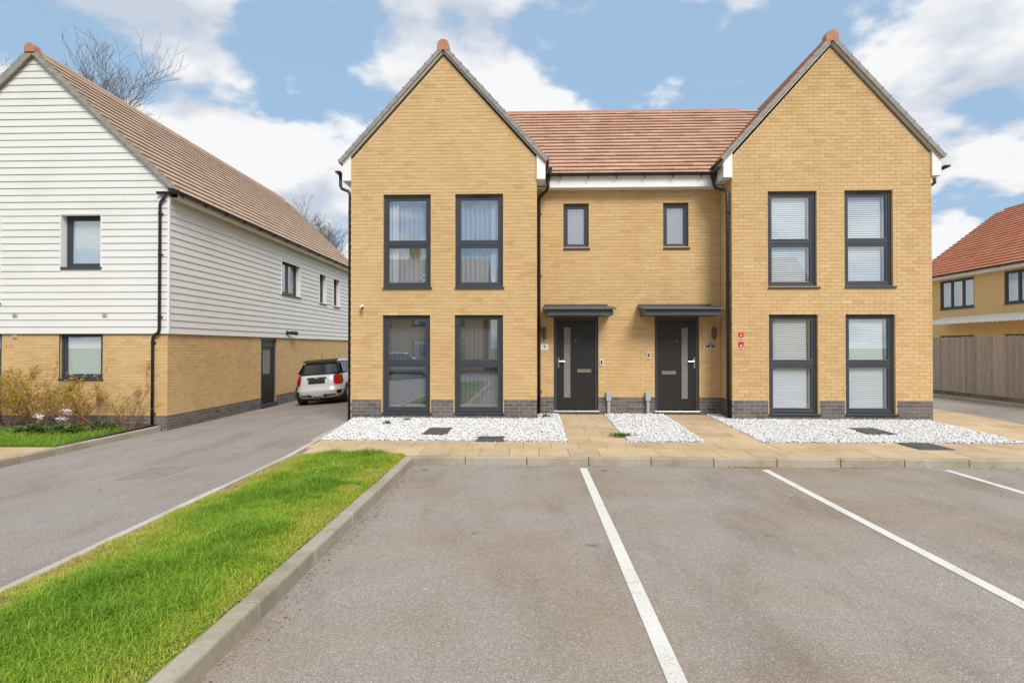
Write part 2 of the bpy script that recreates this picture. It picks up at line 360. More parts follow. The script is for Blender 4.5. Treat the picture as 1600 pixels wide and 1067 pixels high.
# ---------------------------------------------------------------- brickwork
BH, BL, JT = .075, .225, .008
def lay(wall, o, u, n, u0, u1, z0, z1, openings, plinth_z, lim=None, singles=(300, 300), proud=.0055):
    """stretcher-bond bricks on a wall plane; the nearest ones become objects, the rest one mesh per colour"""
    o, u, n = Vector(o), Vector(u), Vector(n); up = Vector((0, 0, 1)); cam_p = Vector((0, 0, 1.6))
    rows = {'g': [], 'y': []}
    k = 0; z = z0
    while z < z1-.02:
        zt = min(z+BH-JT, z1); a, b = u0, u1
        if lim: a, b = lim(zt)
        if b-a > .05:
            iv = [(a, b)]
            zm = (z+zt)/2
            for (p, q, lo, hi) in openings:
                if lo < zm < hi:
                    nv = []
                    for (s, e) in iv:
                        if q <= s or p >= e: nv.append((s, e)); continue
                        if p > s: nv.append((s, p))
                        if q < e: nv.append((q, e))
                    iv = nv
            st = math.floor((a)/BL)*BL - (k % 2)*BL/2
            kind = 'g' if zt <= plinth_z+.02 else 'y'
            while st < b:
                for (s, e) in iv:
                    p, q = max(st, s), min(st+BL-JT, e)
                    if q-p > .03: rows[kind].append((p, q, z, zt))
                st += BL
        z += BH; k += 1
    for kind, mat, cnt, nm in (('g', 'brick_grey', singles[0], 'plinth_brick'), ('y', 'brick_yellow', singles[1], 'brick')):
        bs = rows[kind]
        if not bs: continue
        full = [b for b in bs if abs(b[1]-b[0]-(BL-JT)) < 1e-4 and abs(b[3]-b[2]-(BH-JT)) < 1e-4]
        full.sort(key=lambda b: ((o+u*(b[0]+.1)+up*b[2])-cam_p).length)
        sing = set(full[:cnt])
        def corners(p, q, a, b, d): return [o+u*p+up*a, o+u*q+up*a, o+u*q+up*b, o+u*p+up*b, o+u*p+up*a+n*d, o+u*q+up*a+n*d, o+u*q+up*b+n*d, o+u*p+up*b+n*d]
        flip = u.cross(up).dot(n) < 0
        FF = [(4, 5, 6, 7), (0, 1, 5, 4), (1, 2, 6, 5), (2, 3, 7, 6), (3, 0, 4, 7)]
        if flip: FF = [f[::-1] for f in FF]
        mb = MB()
        for b in bs:
            if b in sing: continue
            mb.cur = random.random(); mb.add(corners(*b, proud+random.uniform(-.0015, .0015)), FF)
        if mb.v: stuff(mb.build('brickwork', mat, wall))
        if sing:
            m2 = MB(); o_save = o; o = Vector((0, 0, 0)); m2.add(corners(0, BL-JT, 0, BH-JT, proud), FF); o = o_save
            first = m2.build(nm, mat, wall); me = first.data; i = 0
            for b in sing:
                ob = first if i == 0 else bpy.data.objects.new(nm, me)
                if i: col.objects.link(ob); par(ob, wall)
                ob.location = o+u*b[0]+up*b[2]+n*random.uniform(-.0015, .0015); i += 1
def wall_sheet(mb, o, u, n, u0, u1, z0, z1, openings, depth, gable=None):
    """mortar plane with real openings and reveals going back into the wall"""
    o, u, n = Vector(o), Vector(u), Vector(n); up = Vector((0, 0, 1)); P = lambda a, z, d=0: o+u*a+up*z-n*d
    us = sorted({u0, u1, *[x for q in openings for x in q[:2] if u0 < x < u1]}); zs = sorted({z0, z1, *[x for q in openings for x in q[2:] if z0 < x < z1]})
    for a, b in zip(us, us[1:]):
        for c, d in zip(zs, zs[1:]):
            if any(q[0] < (a+b)/2 < q[1] and q[2] < (c+d)/2 < q[3] for q in openings): continue
            mb.face([P(a, c), P(b, c), P(b, d), P(a, d)])
    if gable: mb.face([P(u0, z1), P(u1, z1), P(*gable[0])] if len(gable) == 1 else [P(u0, z1), P(u1, z1)]+[P(*g) for g in gable])
    for (a, b, c, d) in openings:
        mb.face([P(a, c), P(a, d), P(a, d, depth), P(a, c, depth)]); mb.face([P(b, d), P(b, c), P(b, c, depth), P(b, d, depth)])
        mb.face([P(a, d), P(b, d), P(b, d, depth), P(a, d, depth)]); mb.face([P(b, c), P(a, c), P(a, c, depth), P(b, c, depth)])

# oriented box helper: frame of reference (o,u,n) -> adds a box from u0..u1, z0..z1, d0..d1 (d = distance behind the wall face)
def obx(mb, fr, u0, u1, z0, z1, d0, d1):
    o, u, n = fr; up = Vector((0, 0, 1)); C = []
    for d in (d0, d1):
        for (a, z) in ((u0, z0), (u1, z0), (u1, z1), (u0, z1)): C.append(o+u*a+up*z-n*d)
    mb.add(C, [(0, 1, 2, 3), (7, 6, 5, 4), (0, 4, 5, 1), (1, 5, 6, 2), (2, 6, 7, 3), (3, 7, 4, 0)])
def ring(mb, fr, u0, u1, z0, z1, wd, d0, d1):
    obx(mb, fr, u0, u1, z0, z0+wd, d0, d1); obx(mb, fr, u0, u1, z1-wd, z1, d0, d1)
    obx(mb, fr, u0, u0+wd, z0+wd, z1-wd, d0, d1); obx(mb, fr, u1-wd, u1, z0+wd, z1-wd, d0, d1)
def window(house, fr, u0, u1, z0, z1, bars, setback=.07, vent=False, sill=True, glass='glass', over=(.0, .03), fw=.06, sw=.055, sash=True):
    """outer frame + one sash and pane per light; bars = z of the transom centres (or ('v', u...) for mullions)"""
    mb = MB(); ring(mb, fr, u0+.004, u1-.004, z0+.004, z1-.004, fw, setback, setback+.07)
    vert = bars and bars[0] == 'v'; cuts = list(bars[1:]) if vert else list(bars)
    if vert: edges = [u0+fw]+sum([[c-.028, c+.028] for c in cuts], [])+[u1-fw]
    else: edges = [z0+fw]+sum([[c-.028, c+.028] for c in cuts], [])+[z1-fw]
    for c in cuts:
        if vert: obx(mb, fr, c-.028, c+.028, z0+fw, z1-fw, setback+.004, setback+.066)
        else: obx(mb, fr, u0+fw, u1-fw, c-.028, c+.028, setback+.004, setback+.066)
    wobj = mb.build('window', 'frame_grey', house, bevel=.006)
    for i in range(0, len(edges), 2):
        a, b = edges[i], edges[i+1]
        U0, U1, Z0, Z1 = (a, b, z0+fw, z1-fw) if vert else (u0+fw, u1-fw, a, b)
        if sash:
            s = MB(); ring(s, fr, U0+.002, U1-.002, Z0+.002, Z1-.002, sw, setback+.012, setback+.06); s.build('sash', 'frame_grey', wobj, bevel=.008)
            q = sw
        else: q = 0
        g = MB(); obx(g, fr, U0+q-.004, U1-q+.004, Z0+q-.004, Z1-q+.004, setback+.034, setback+.040); g.build('pane', glass, wobj)
    if sill:
        s = MB(); obx(s, fr, u0-over[0], u1+over[1], z0-.032, z0+.002, -.035, setback+.03); s.build('sill', 'frame_grey', wobj, bevel=.005)
    if vent:
        s = MB(); c = (u0+u1)/2+.03; obx(s, fr, c-.2, c+.2, z1-.05, z1-.018, setback-.022, setback+.002); s.build('trickle_vent', 'trim_black', wobj, bevel=.004)
    return wobj
def room(house, x0, x1, y0, y1, z0, z1, mat='room_wall'):
    mb = MB(); mb.add([(x0,y0,z0),(x1,y0,z0),(x1,y1,z0),(x0,y1,z0),(x0,y0,z1),(x1,y0,z1),(x1,y1,z1),(x0,y1,z1)], [(0,1,2,3),(7,6,5,4),(1,5,6,2),(2,6,7,3),(3,7,4,0)])
    return mb.build('room', mat, house)
# ---------------------------------------------------------------- roof tiling
def roof(house, e0, along, Ln, slope, nrm, S, expo, tw, mat, back_mat=None):
    """courses of lapped tiles from eave e0 up the slope; each course is an object made of its tiles"""
    e0, a, s, n = Vector(e0), Vector(along), Vector(slope), Vector(nrm)
    roof_o = MB(); c = [e0, e0+a*Ln, e0+a*Ln+s*S, e0+s*S]
    roof_o.prism(c, -n*.05); ro = roof_o.build('roof', 'soffit_cream' if back_mat is None else back_mat, house)
    nc = int(round(S/expo)); ex = S/nc
    for i in range(nc):
        mb = MB(); off = (i % 2)*tw/2; j = -off
        while j < Ln-.01:
            p0, p1 = max(0, j)+.0015, min(Ln, j+tw)-.0015
            if p1-p0 > .02:
                mb.cur = random.random(); lo, hi = i*ex-.03, (i+1)*ex+.02
                if i == nc-1: hi = S
                h0 = .063+random.uniform(-.002, .004); h1 = .020; th = .024
                A = [e0+a*p0+s*lo+n*h0, e0+a*p1+s*lo+n*h0, e0+a*p1+s*hi+n*h1, e0+a*p0+s*hi+n*h1]
                B = [q-n*th for q in A]
                mb.add([*A, *B], [(0, 1, 2, 3), (0, 4, 5, 1), (1, 5, 6, 2), (3, 7, 4, 0)])
            j += tw
        mb.build('tile_course', mat, ro)
    return ro
def verge(house, e0, s, S, out, n, nseg, mat='verge_grey', th=.085, wd=.05):
    """dry-verge caps stepping up a gable edge"""
    e0, s, out, n = Vector(e0), Vector(s), Vector(out), Vector(n); ex = S/nseg
    for i in range(nseg):
        mb = MB(); l0, l1 = i*ex-.004, (i+1)*ex
        P = lambda l, o_, h: e0+s*l+out*o_+n*h
        k0, k1 = .070, .064
        mb.add([P(l0, 0, k0-th), P(l0, wd, k0-th), P(l1, wd, k1-th), P(l1, 0, k1-th), P(l0, 0, k0), P(l0, wd, k0), P(l1, wd, k1), P(l1, 0, k1)],
               [(0, 3, 2, 1), (4, 5, 6, 7), (0, 1, 5, 4), (1, 2, 6, 5), (2, 3, 7, 6), (3, 0, 4, 7)])
        # the little cap nib of every unit
        mb.add([P(l0-.004, -.03, k0), P(l0-.004, wd+.004, k0), P(l0+.03, wd+.004, k0-.002), P(l0+.03, -.03, k0-.002), P(l0-.004, -.03, k0+.008), P(l0-.004, wd+.004, k0+.008), P(l0+.03, wd+.004, k0+.006), P(l0+.03, -.03, k0+.006)],
               [(0, 3, 2, 1), (4, 5, 6, 7), (0, 1, 5, 4), (1, 2, 6, 5), (2, 3, 7, 6), (3, 0, 4, 7)])
        mb.build('verge_cap', mat, house)
UPV = Vector((0, 0, 1))
def ridge_run(house, p0, direction, length, r=.125, piece=.45, mat='ridge_clay'):
    d = Vector(direction); p0 = Vector(p0); side = d.cross(Vector((0, 0, 1))); n = int(length/piece); up = Vector((0, 0, 1))
    for i in range(n):
        mb = MB(); dz = UPV*(0 if i == 0 else -.025); a0, a1 = p0+d*(i*piece if i == 0 else (i-1)*piece+.2)+dz, p0+d*(.194 if i == 0 else i*piece+.194)+dz; seg = 8; V = []; rr = r if i == 0 else r*.72
        prof = [(-rr*1.0, -.10)]+[(-rr*math.cos(math.pi*k/seg), rr*math.sin(math.pi*k/seg)) for k in range(seg+1)]+[(rr*1.0, -.10)]
        for q in (a0, a1): V += [q+side*x+up*z for x, z in prof]
        m = len(prof); F = [(k, k+1, m+k+1, m+k) for k in range(m-1)]+[tuple(range(m))[::-1], tuple(range(m, 2*m))]
        mb.add(V, F); mb.build('ridge_tile', 'ridge_clay' if i == 0 else mat, house)
def gutter(house, a, b, r=.058, brackets=0):
    a, b = Vector(a), Vector(b); d = (b-a).normalized(); side = d.cross(Vector((0, 0, 1))).normalized(); up = Vector((0, 0, 1)); seg = 10; mb = MB(); V = []
    for q in (a, b):
        V += [q+side*(-r*math.cos(math.pi*k/seg))-up*(r*math.sin(math.pi*k/seg)) for k in range(seg+1)]
        V += [q+side*((r-.006)*math.cos(math.pi*k/seg))-up*((r-.006)*math.sin(math.pi*k/seg)) for k in range(seg+1)]
    m = 2*(seg+1); mb.add(V, [(k, (k+1) % m, m+(k+1) % m, m+k) for k in range(m)]+[tuple(range(m))[::-1], tuple(range(m, 2*m))])
    mb.add([a-side*r, a+side*r]+[a+side*(r*math.cos(math.pi*k/seg))-up*(r*math.sin(math.pi*k/seg)) for k in range(1, seg)], [tuple(range(seg+1))])
    g = mb.build('gutter', 'rainwater_black', house)
    ln = (b-a).length
    for i in range(brackets):
        q = a+d*(ln*(i+.5)/brackets); k = MB()
        k.tube([q+side*r*1.05*math.cos(math.pi*j/8)*1.06-up*r*1.12*math.sin(math.pi*j/8) for j in range(9)], .010, 4)
        k.box(tuple(q-up*(r+.05)-Vector((.012, .012, 0))), tuple(q-up*r*.9+Vector((.012, .012, 0))))
        k.build('gutter_bracket', 'rainwater_black', g)
    return g
def downpipe(house, pts, brk, n, r=.034):
    mb = MB(); mb.tube(pts, r, 12); p = mb.build('downpipe', 'rainwater_black', house, smooth=True)
    n = Vector(n)
    for q in brk:
        q = Vector(q); k = MB(); k.tube([q-Vector((0, 0, .018)), q+Vector((0, 0, .018))], r*1.22, 12)
        sd_ = n.cross(Vector((0, 0, 1))); k.box(tuple(q-sd_*.065-n*.035-Vector((0, 0, .012))), tuple(q+sd_*.065-n*.02+Vector((0, 0, .012))))
        k.build('pipe_clip', 'rainwater_black', p)
    return p
UPV = Vector((0, 0, 1))

# ================================================================ the ground
def gz(y): return 0.0 if y < 9.7 else min(.1, (y-9.7)/2.4*.075)
g = MB(); g.face([(-900, -900, -.75), (900, -900, -.75), (900, 900, -.75), (-900, 900, -.75)]); structure(g.build('ground', 'lawn_soil'))
def grid(name, mat, quads):
    mb = MB()
    for q in quads: mb.face(q)
    return structure(mb.build(name, mat))
grid('parking_bays', 'asphalt_parking', [[(-1.75, -40, -.12), (40, -40, -.12), (40, 8.3, -.12), (-1.75, 8.3, -.12)]])
RE = [(-40, -3.40), (-1, -3.42), (8.2, -3.55), (12.0, -3.86), (40, -3.97)]       # right edge of the driveway (y, x)
mb = MB()
for (ya, xa), (yb, xb) in zip(RE, RE[1:]):
    mb.face([(-8.6, ya, -.36), (xa, ya, -.012), (xb, yb, -.012), (-8.6, yb, -.36)])
structure(mb.build('driveway', 'asphalt_drive'))
grid('side_road', 'asphalt_drive', [[(9.8, 8.36, -.015), (13.55, 8.36, -.015), (13.55, 60, -.015), (9.8, 60, -.015)], [(9.8, 60, -.02), (60, 60, -.02), (60, 40, -.02), (13.5, 40, -.02)]])
grid('back_yard', 'paving_buff', [[(13.5, 8, -.03), (60, 8, -.03), (60, 60, -.03), (13.5, 60, -.03)]])
grid('verge_crossing', 'asphalt_drive', [[(-3.42, -40, -.016), (-1.74, -40, -.124), (-1.74, -1.2, -.124), (-3.42, -1.2, -.016)]])
# painted bay lines
def line(x0, x1, ya, yb):
    n = 14; mb = MB()
    for i in range(n):
        a, b = ya+(yb-ya)*i/n, ya+(yb-ya)*(i+1)/n; mb.face([(x0, a, -.116), (x1, a, -.116), (x1, b, -.116), (x0, b, -.116)])
    return structure(mb.build('bay_line', 'line_paint'))
for x0, x1, y1 in ((.705, .808, 8.12), (3.235, 3.335, 8.08), (5.76, 5.86, 8.14), (8.3, 8.4, 8.1)): line(x0, x1, 2.6 if x0 < 3.5 else 3.0, y1)
# kerbs, each stone an object
def kerb_run(name, a, b, width, top, bottom, stone, mat, left=True, bevel=.012, groupbase=None):
    """stones laid from a to b (x,y); width extends to the left of the direction"""
    a, b = Vector((*a, 0)), Vector((*b, 0)); d = (b-a); Ln = d.length; d.normalize(); sd_ = Vector((-d.y, d.x, 0))*(1 if left else -1)
    root = structure(bpy.data.objects.new(name, None)); col.objects.link(root); root.location = a+Vector((0, 0, top)); ROOTS[root] = Matrix.Translation(root.location).inverted(); root.empty_display_size = .2
    n = max(1, int(round(Ln/stone))); st = Ln/n
    for i in range(n):
        p, q = a+d*(i*st+.003), a+d*((i+1)*st-.003); mb = MB(); j = random.uniform(-.003, .003)
        t0 = top(p) if callable(top) else top
        V = [p+UPV*bottom, q+UPV*bottom, q+sd_*width+UPV*bottom, p+sd_*width+UPV*bottom, p+UPV*(t0+j), q+UPV*(t0+j), q+sd_*width+UPV*(t0+j), p+sd_*width+UPV*(t0+j)]
        F = [(0, 3, 2, 1), (4, 5, 6, 7), (0, 1, 5, 4), (1, 2, 6, 5), (2, 3, 7, 6), (3, 0, 4, 7)]
        if not left: F = [f[::-1] for f in F]
        mb.add(V, F); mb.build('kerb_stone', mat, root, bevel=bevel)
    return root
kerb_run('verge_kerb', (-1.70, -1.2), (-1.70, 8.26), .135, .005, -.3, .915, 'kerb_concrete', bevel=.018)
kerb_run('pavement_kerb', (-1.838, 8.27), (9.8, 8.27), .125, .0, -.3, .915, 'kerb_concrete', bevel=.016)
for (ya, xa), (yb, xb) in zip(RE[1:4], RE[2:4]): kerb_run('driveway_edging', (xa-.03, ya), (xb-.03, yb), .075, .006, -.3, .915, 'edging_concrete', left=False, bevel=.004)
kerb_run('bed_kerb', (-8.58, -2), (-8.58, 13.0), .13, -.235, -.6, .915, 'kerb_concrete', bevel=.016)
kerb_run('side_road_kerb', (9.8, 8.4), (9.8, 40), .06, .0, -.3, .915, 'edging_concrete', bevel=.004)
# buff paving, slab by slab
pav = MB(); pav.face([(-3.5, 8.3, -.03), (9.8, 8.3, -.03), (9.8, 13.2, -.03), (-3.5, 13.2, -.03)]); pavement = structure(pav.build('pavement', 'gravel_bed'))
def slab(x0, x1, y0, y1, parent=pavement, z=None, xl0=None, xl1=None):
    g_ = .0035; j = random.uniform(-.0025, .0025); mb = MB()
    P = [(x0+g_, y0+g_), (x1-g_, y0+g_), ((x1 if xl1 is None else xl1)-g_, y1-g_), ((x0 if xl0 is None else xl0)+g_, y1-g_)]
    mb.add([(x, y, (gz(y) if z is None else z)-.06) for x, y in P]+[(x, y, (gz(y) if z is None else z)+j-.004) for x, y in P], [(0, 3, 2, 1), (4, 5, 6, 7), (0, 1, 5, 4), (1, 2, 6, 5), (2, 3, 7, 6), (3, 0, 4, 7)])
    return mb.build('paving_slab', 'paving_buff', parent)
rows = [(8.395, 9.05), (9.05, 9.70)]
for ri, (y0, y1) in enumerate(rows):
    x = -3.46 - (.0 if ri == 0 else .25); xm = lambda y: np.interp(y, [8.2, 12], [-3.49, -3.80])
    while x < 9.78:
        a, b = max(x, xm((y0+y1)/2)), min(x+.45, 9.79)
        if b-a > .05: slab(a, b, y0, y1)
        x += .45
for (xa, xb, ye) in ((.645, 1.655, 12.80), (2.965, 3.905, 12.80), (8.27, 9.79, 20.0)):
    y = 9.70; k = 0
    while y < ye-.05:
        y2 = min(y+.45, ye); xs = [xa, (xa+xb)/2+(.17 if k % 2 else -.12), xb]
        for a, b in zip(xs, xs[1:]): slab(a, b, y, y2)
        y = y2; k += 1
# pavement on the far side of the driveway, in front of the planting bed
p2 = MB(); p2.face([(-16, -2, -.30), (-8.71, -2, -.30), (-8.71, 13.0, -.30), (-16, 13.0, -.30)]); left_pavement = structure(p2.build('left_pavement', 'soil'))
y = 10.2
while y > 5.6:
    x = -8.715
    while x > -13.5:
        slab(x-.6, x, y-.6, y, left_pavement, z=-.237); x -= .6
    y -= .6
# ---------------------------------------------------------------- gravel beds
phi = (1+5**.5)/2
ico = np.array([(-1, phi, 0), (1, phi, 0), (-1, -phi, 0), (1, -phi, 0), (0, -1, phi), (0, 1, phi), (0, -1, -phi), (0, 1, -phi), (phi, 0, -1), (phi, 0, 1), (-phi, 0, -1), (-phi, 0, 1)])/math.sqrt(1+phi*phi)
icof = np.array([(0,11,5),(0,5,1),(0,1,7),(0,7,10),(0,10,11),(1,5,9),(5,11,4),(11,10,2),(10,7,6),(7,1,8),(3,9,4),(3,4,2),(3,2,6),(3,6,8),(3,8,9),(4,9,5),(2,4,11),(6,2,10),(8,6,7),(9,8,1)])
def rotmats(n):
    q = rng.normal(size=(n, 4)); q /= np.linalg.norm(q, axis=1)[:, None]; w_, x, y, z = q.T
    return np.stack([1-2*(y*y+z*z), 2*(x*y-z*w_), 2*(x*z+y*w_), 2*(x*y+z*w_), 1-2*(x*x+z*z), 2*(y*z-x*w_), 2*(x*z-y*w_), 2*(y*z+x*w_), 1-2*(x*x+y*y)], 1).reshape(n, 3, 3)
def stones(name, pts, r, mat, parent=None, flat=.62):
    n = len(pts); S = r[:, None]*rng.uniform(.65, 1.25, (n, 3)); V = ico[None]*(1+rng.uniform(-.18, .18, (n, 12, 1)))
    V = V*S[:, None, :]; V = np.einsum('nij,nkj->nki', rotmats(n), V); V[:, :, 2] *= flat; V = V+pts[:, None, :]
    F = (icof[None]+12*np.arange(n)[:, None, None]).reshape(-1, 3)
    return raw(name, V.reshape(-1, 3), F.ravel(), np.arange(0, 3*len(F), 3), np.full(len(F), 3), mat, parent, np.repeat(rng.random(n), 20))
def bed(rects, label, holes=()):
    P = []
    for (x0, x1, y0, y1) in rects:
        n = int((x1-x0)*(y1-y0)*2400); x = rng.uniform(x0, x1, n); y = rng.uniform(y0, y1, n)
        ok = np.ones(n, bool)
        for (a, b, c, d) in holes: ok &= ~((x > a) & (x < b) & (y > c) & (y < d))
        ok &= x > np.interp(y, [8.2, 12], [-3.47, -3.78])
        x, y = x[ok], y[ok]; z = np.array([gz(v) for v in y])+rng.uniform(-.012, .020, len(y)); P.append(np.stack([x, y, z], 1))
        m = MB(); q = [(x0, y0), (x1, y0), (x1, y1), (x0, y1)]; m.face([(a, b, gz(b)-.012) for a, b in q]); structure(m.build('bed_base', 'gravel_bed'))
    P = np.concatenate(P); r = rng.uniform(.009, .0205, len(P))
    o = stones('gravel', P, r, 'gravel_white'); stuff(o, label, 'gravel'); return o
DR = [(-1.93, -1.49, 10.15, 10.92), (-.91, -.45, 9.62, 10.06), (6.02, 6.55, 10.38, 11.10)]
bed([(-3.8, .64, 9.71, 12.10), (.17, .64, 12.10, 12.82)], 'white gravel bed in front of the left gable', DR)
bed([(1.66, 2.96, 9.71, 12.82)], 'white gravel bed between the two front paths')
bed([(3.91, 8.26, 9.71, 12.10), (3.91, 4.24, 12.10, 12.82)], 'white gravel bed in front of the right gable', DR)
def cover(a, b, c, d, z, label, tilt=0):
    t = empty('drain_cover', ((a+b)/2, (c+d)/2, z), label, 'drain cover', 'drain covers in front of the house')
    m = MB(); ring_ = [(a, c), (b, c), (b, d), (a, d)]
    m.box((a, c, z-.06), (b, d, z+.010)); m.build('frame', 'iron', t, bevel=.004)
    m = MB(); m.box((a+.03, c+.03, z-.03), (b-.03, d-.03, z+.016)); m.build('lid', 'iron', t, bevel=.003)
    m = MB()
    for i in range(6):
        for j in range(7):
            px, py = a+.06+(b-a-.12)*i/5, c+.06+(d-c-.12)*j/6; m.box((px-.022, py-.012, z+.0165), (px+.022, py+.012, z+.019))
    stuff(m.build('tread', 'iron', t))
cover(-1.93, -1.49, 10.15, 10.92, gz(10.5)+.012, 'grey drain cover in the middle of the left gravel bed')
cover(-.91, -.45, 9.62, 10.06, gz(9.8)+.008, 'grey drain cover at the pavement edge of the left gravel bed')
cover(6.02, 6.55, 10.38, 11.10, gz(10.7)+.012, 'grey drain cover set in the right gravel bed')
cover(6.08, 6.62, 9.07, 9.69, -.003, 'grey drain cover set in the paving before the right gravel bed')
# inspection cover sunk in the driveway
def drive_z(x, y): xr = np.interp(y, [v[0] for v in RE], [v[1] for v in RE]); return -.36+(x+8.6)/(xr+8.6)*.348
t = empty('manhole_cover', (-5.1, 7.65, drive_z(-5.1, 7.65)), 'worn rusty chequered manhole cover sunk in the driveway', 'manhole cover')
def dq(m, x0, x1, y0, y1, h): m.add([(x, y, drive_z(x, y)+hh) for hh in (-.03, h) for x, y in ((x0, y0), (x1, y0), (x1, y1), (x0, y1))], [(0, 3, 2, 1), (4, 5, 6, 7), (0, 1, 5, 4), (1, 2, 6, 5), (2, 3, 7, 6), (3, 0, 4, 7)])
plain('rust_iron', (.27, .225, .195), .85, var=.25, scale=10, bmp=.4)
m = MB(); dq(m, -5.48, -4.78, 7.25, 8.05, .004); m.build('lid', 'rust_iron', t)
m = MB()
for i in range(9):
    for j in range(9): dq(m, -5.45+i*.074, -5.41+i*.074, 7.29+j*.083, 7.32+j*.083, .007)
stuff(m.build('tread', 'rust_iron', t))

# ================================================================ the pair of brick houses
H = empty('brick_house', (2.2, 12.1, 0), 'yellow brick semi-detached house with two gables and terracotta roof', 'house')
YF, YR = 12.1, 12.826
OL = [(-3.15, -2.12, 2.87, 4.87), (-1.60, -.57, 2.87, 4.87), (-3.16, -2.13, .2, 2.3), (-1.61, -.57, .2, 2.3)]
ORt = [(4.995, 6.015, 2.855, 4.875), (6.58, 7.58, 2.865, 4.88), (5.01, 6.03, .2, 2.3), (6.59, 7.615, .2, 2.3)]
OM = [(.755, 1.325, 3.82, 4.83), (2.985, 3.55, 3.82, 4.83), (.535, 1.535, .10, 2.275), (2.79, 3.78, .10, 2.275)]
XU, NF = (1, 0, 0), (0, -1, 0)
def gable_wall(x0, x1, ops, zp):
    xc = (x0+x1)/2; ze = zp-1.11*(x1-x0)/2
    mb = MB(); wall_sheet(mb, (0, YF+.008, 0), XU, NF, x0+.004, x1-.004, -.3, ze, ops, .19, [(xc, zp)])
    wall = mb.build('wall', 'mortar_yellow', H)
    mb = MB(); wall_sheet(mb, (0, YF+.0065, 0), XU, NF, x0+.004, x1-.004, -.3, .477, ops, .02); mb.build('plinth', 'mortar_cream', wall)
    lim = lambda z: (x0, x1) if z < ze else (xc-(zp-z)/1.11, xc+(zp-z)/1.11)
    lay(wall, (0, YF+.008, 0), XU, NF, x0, x1, -.045, zp, ops, .48, lim, (150, 150))
    # brick reveals
    mb = MB(); fr = (Vector((0, YF, 0)), Vector(XU), Vector(NF))
    for (a, b, c, d) in ops:
        z = c
        while z < d-.01:
            mb.cur = random.random(); obx(mb, fr, a-.02, a+.003, z, min(z+.066, d), .0005, .1); mb.cur = random.random(); obx(mb, fr, b-.003, b+.02, z, min(z+.066, d), .0005, .1); z += .075
    stuff(mb.build('reveal_bricks', 'brick_yellow', wall))
    return wall
gable_wall(-3.85, .15, OL, 7.84)
gable_wall(4.25, 8.37, ORt, 7.90)
mb = MB(); wall_sheet(mb, (0, YR+.008, 0), XU, NF, .15, 4.25, -.3, 5.3, OM, .19); wall = mb.build('wall', 'mortar_yellow', H)
for a, b in ((.16, .535), (1.535, 2.79), (3.78, 4.24)):
    mb = MB(); wall_sheet(mb, (0, YR+.0065, 0), XU, NF, a, b, -.3, .477, [], .02); mb.build('plinth', 'mortar_cream', wall)
lay(wall, (0, YR+.008, 0), XU, NF, .15, 4.25, -.045, 5.3, OM, .48, None, (80, 100))
for xr, nx in ((4.25, -1), (.15, 1)):
    mb = MB(); wall_sheet(mb, (xr-nx*.008, 0, 0), (0, 1, 0), (nx, 0, 0), YF+.009, YR+.01, -.3, 5.4, [], .1); wl = mb.build('wall', 'mortar_yellow', H)
    mb = MB(); wall_sheet(mb, (xr-nx*.0065, 0, 0), (0, 1, 0), (nx, 0, 0), YF+.009, YR+.01, -.3, .477, [], .1); mb.build('plinth', 'mortar_cream', wl)
    lay(wl, (xr-nx*.008, 0, 0), (0, 1, 0), (nx, 0, 0), YF+.002, YR, -.045, 5.3, [], .48, None, (25, 60) if nx < 0 else (0, 0))
mb = MB()                                                             # side and back walls that this view does not show
for x in (-3.845, 8.365): mb.face([(x, YF+.009, -.3), (x, 19.2, -.3), (x, 19.2, 5.6), (x, YF+.009, 5.6)])
mb.face([(-3.845, 19.2, -.3), (8.365, 19.2, -.3), (8.365, 19.2, 5.6), (-3.845, 19.2, 5.6)])
mb.build('wall', 'brick_far', H)
for (x0, x1) in ((-3.7, .0), (4.4, 8.2)):
    room(H, x0, x1, YF+.2, YF+3.4, .1, 2.5); room(H, x0, x1, YF+.2, YF+3.4, 2.7, 5.0)
room(H, .3, 4.1, YR+.2, YR+2.5, 2.7, 5.0); room(H, .3, 4.1, YR+.2, YR+2.5, .1, 2.5)
FR = (Vector((0, YF, 0)), Vector(XU), Vector(NF)); FM = (Vector((0, YR, 0)), Vector(XU), Vector(NF))
for i, (a, b, c, d) in enumerate(OL): window(H, FR, a, b, c, d, [3.81] if i < 2 else [1.25], .065, vent=i in (1, 2))
for i, (a, b, c, d) in enumerate(ORt): window(H, FR, a, b, c, d, [3.80] if i < 2 else [1.25], .065, vent=i in (1, 2), over=(.0, .06))
for (a, b, c, d) in OM[:2]: window(H, FM, a, b, c, d, [], .06, glass='glass_frosted', fw=.05, sw=.05)
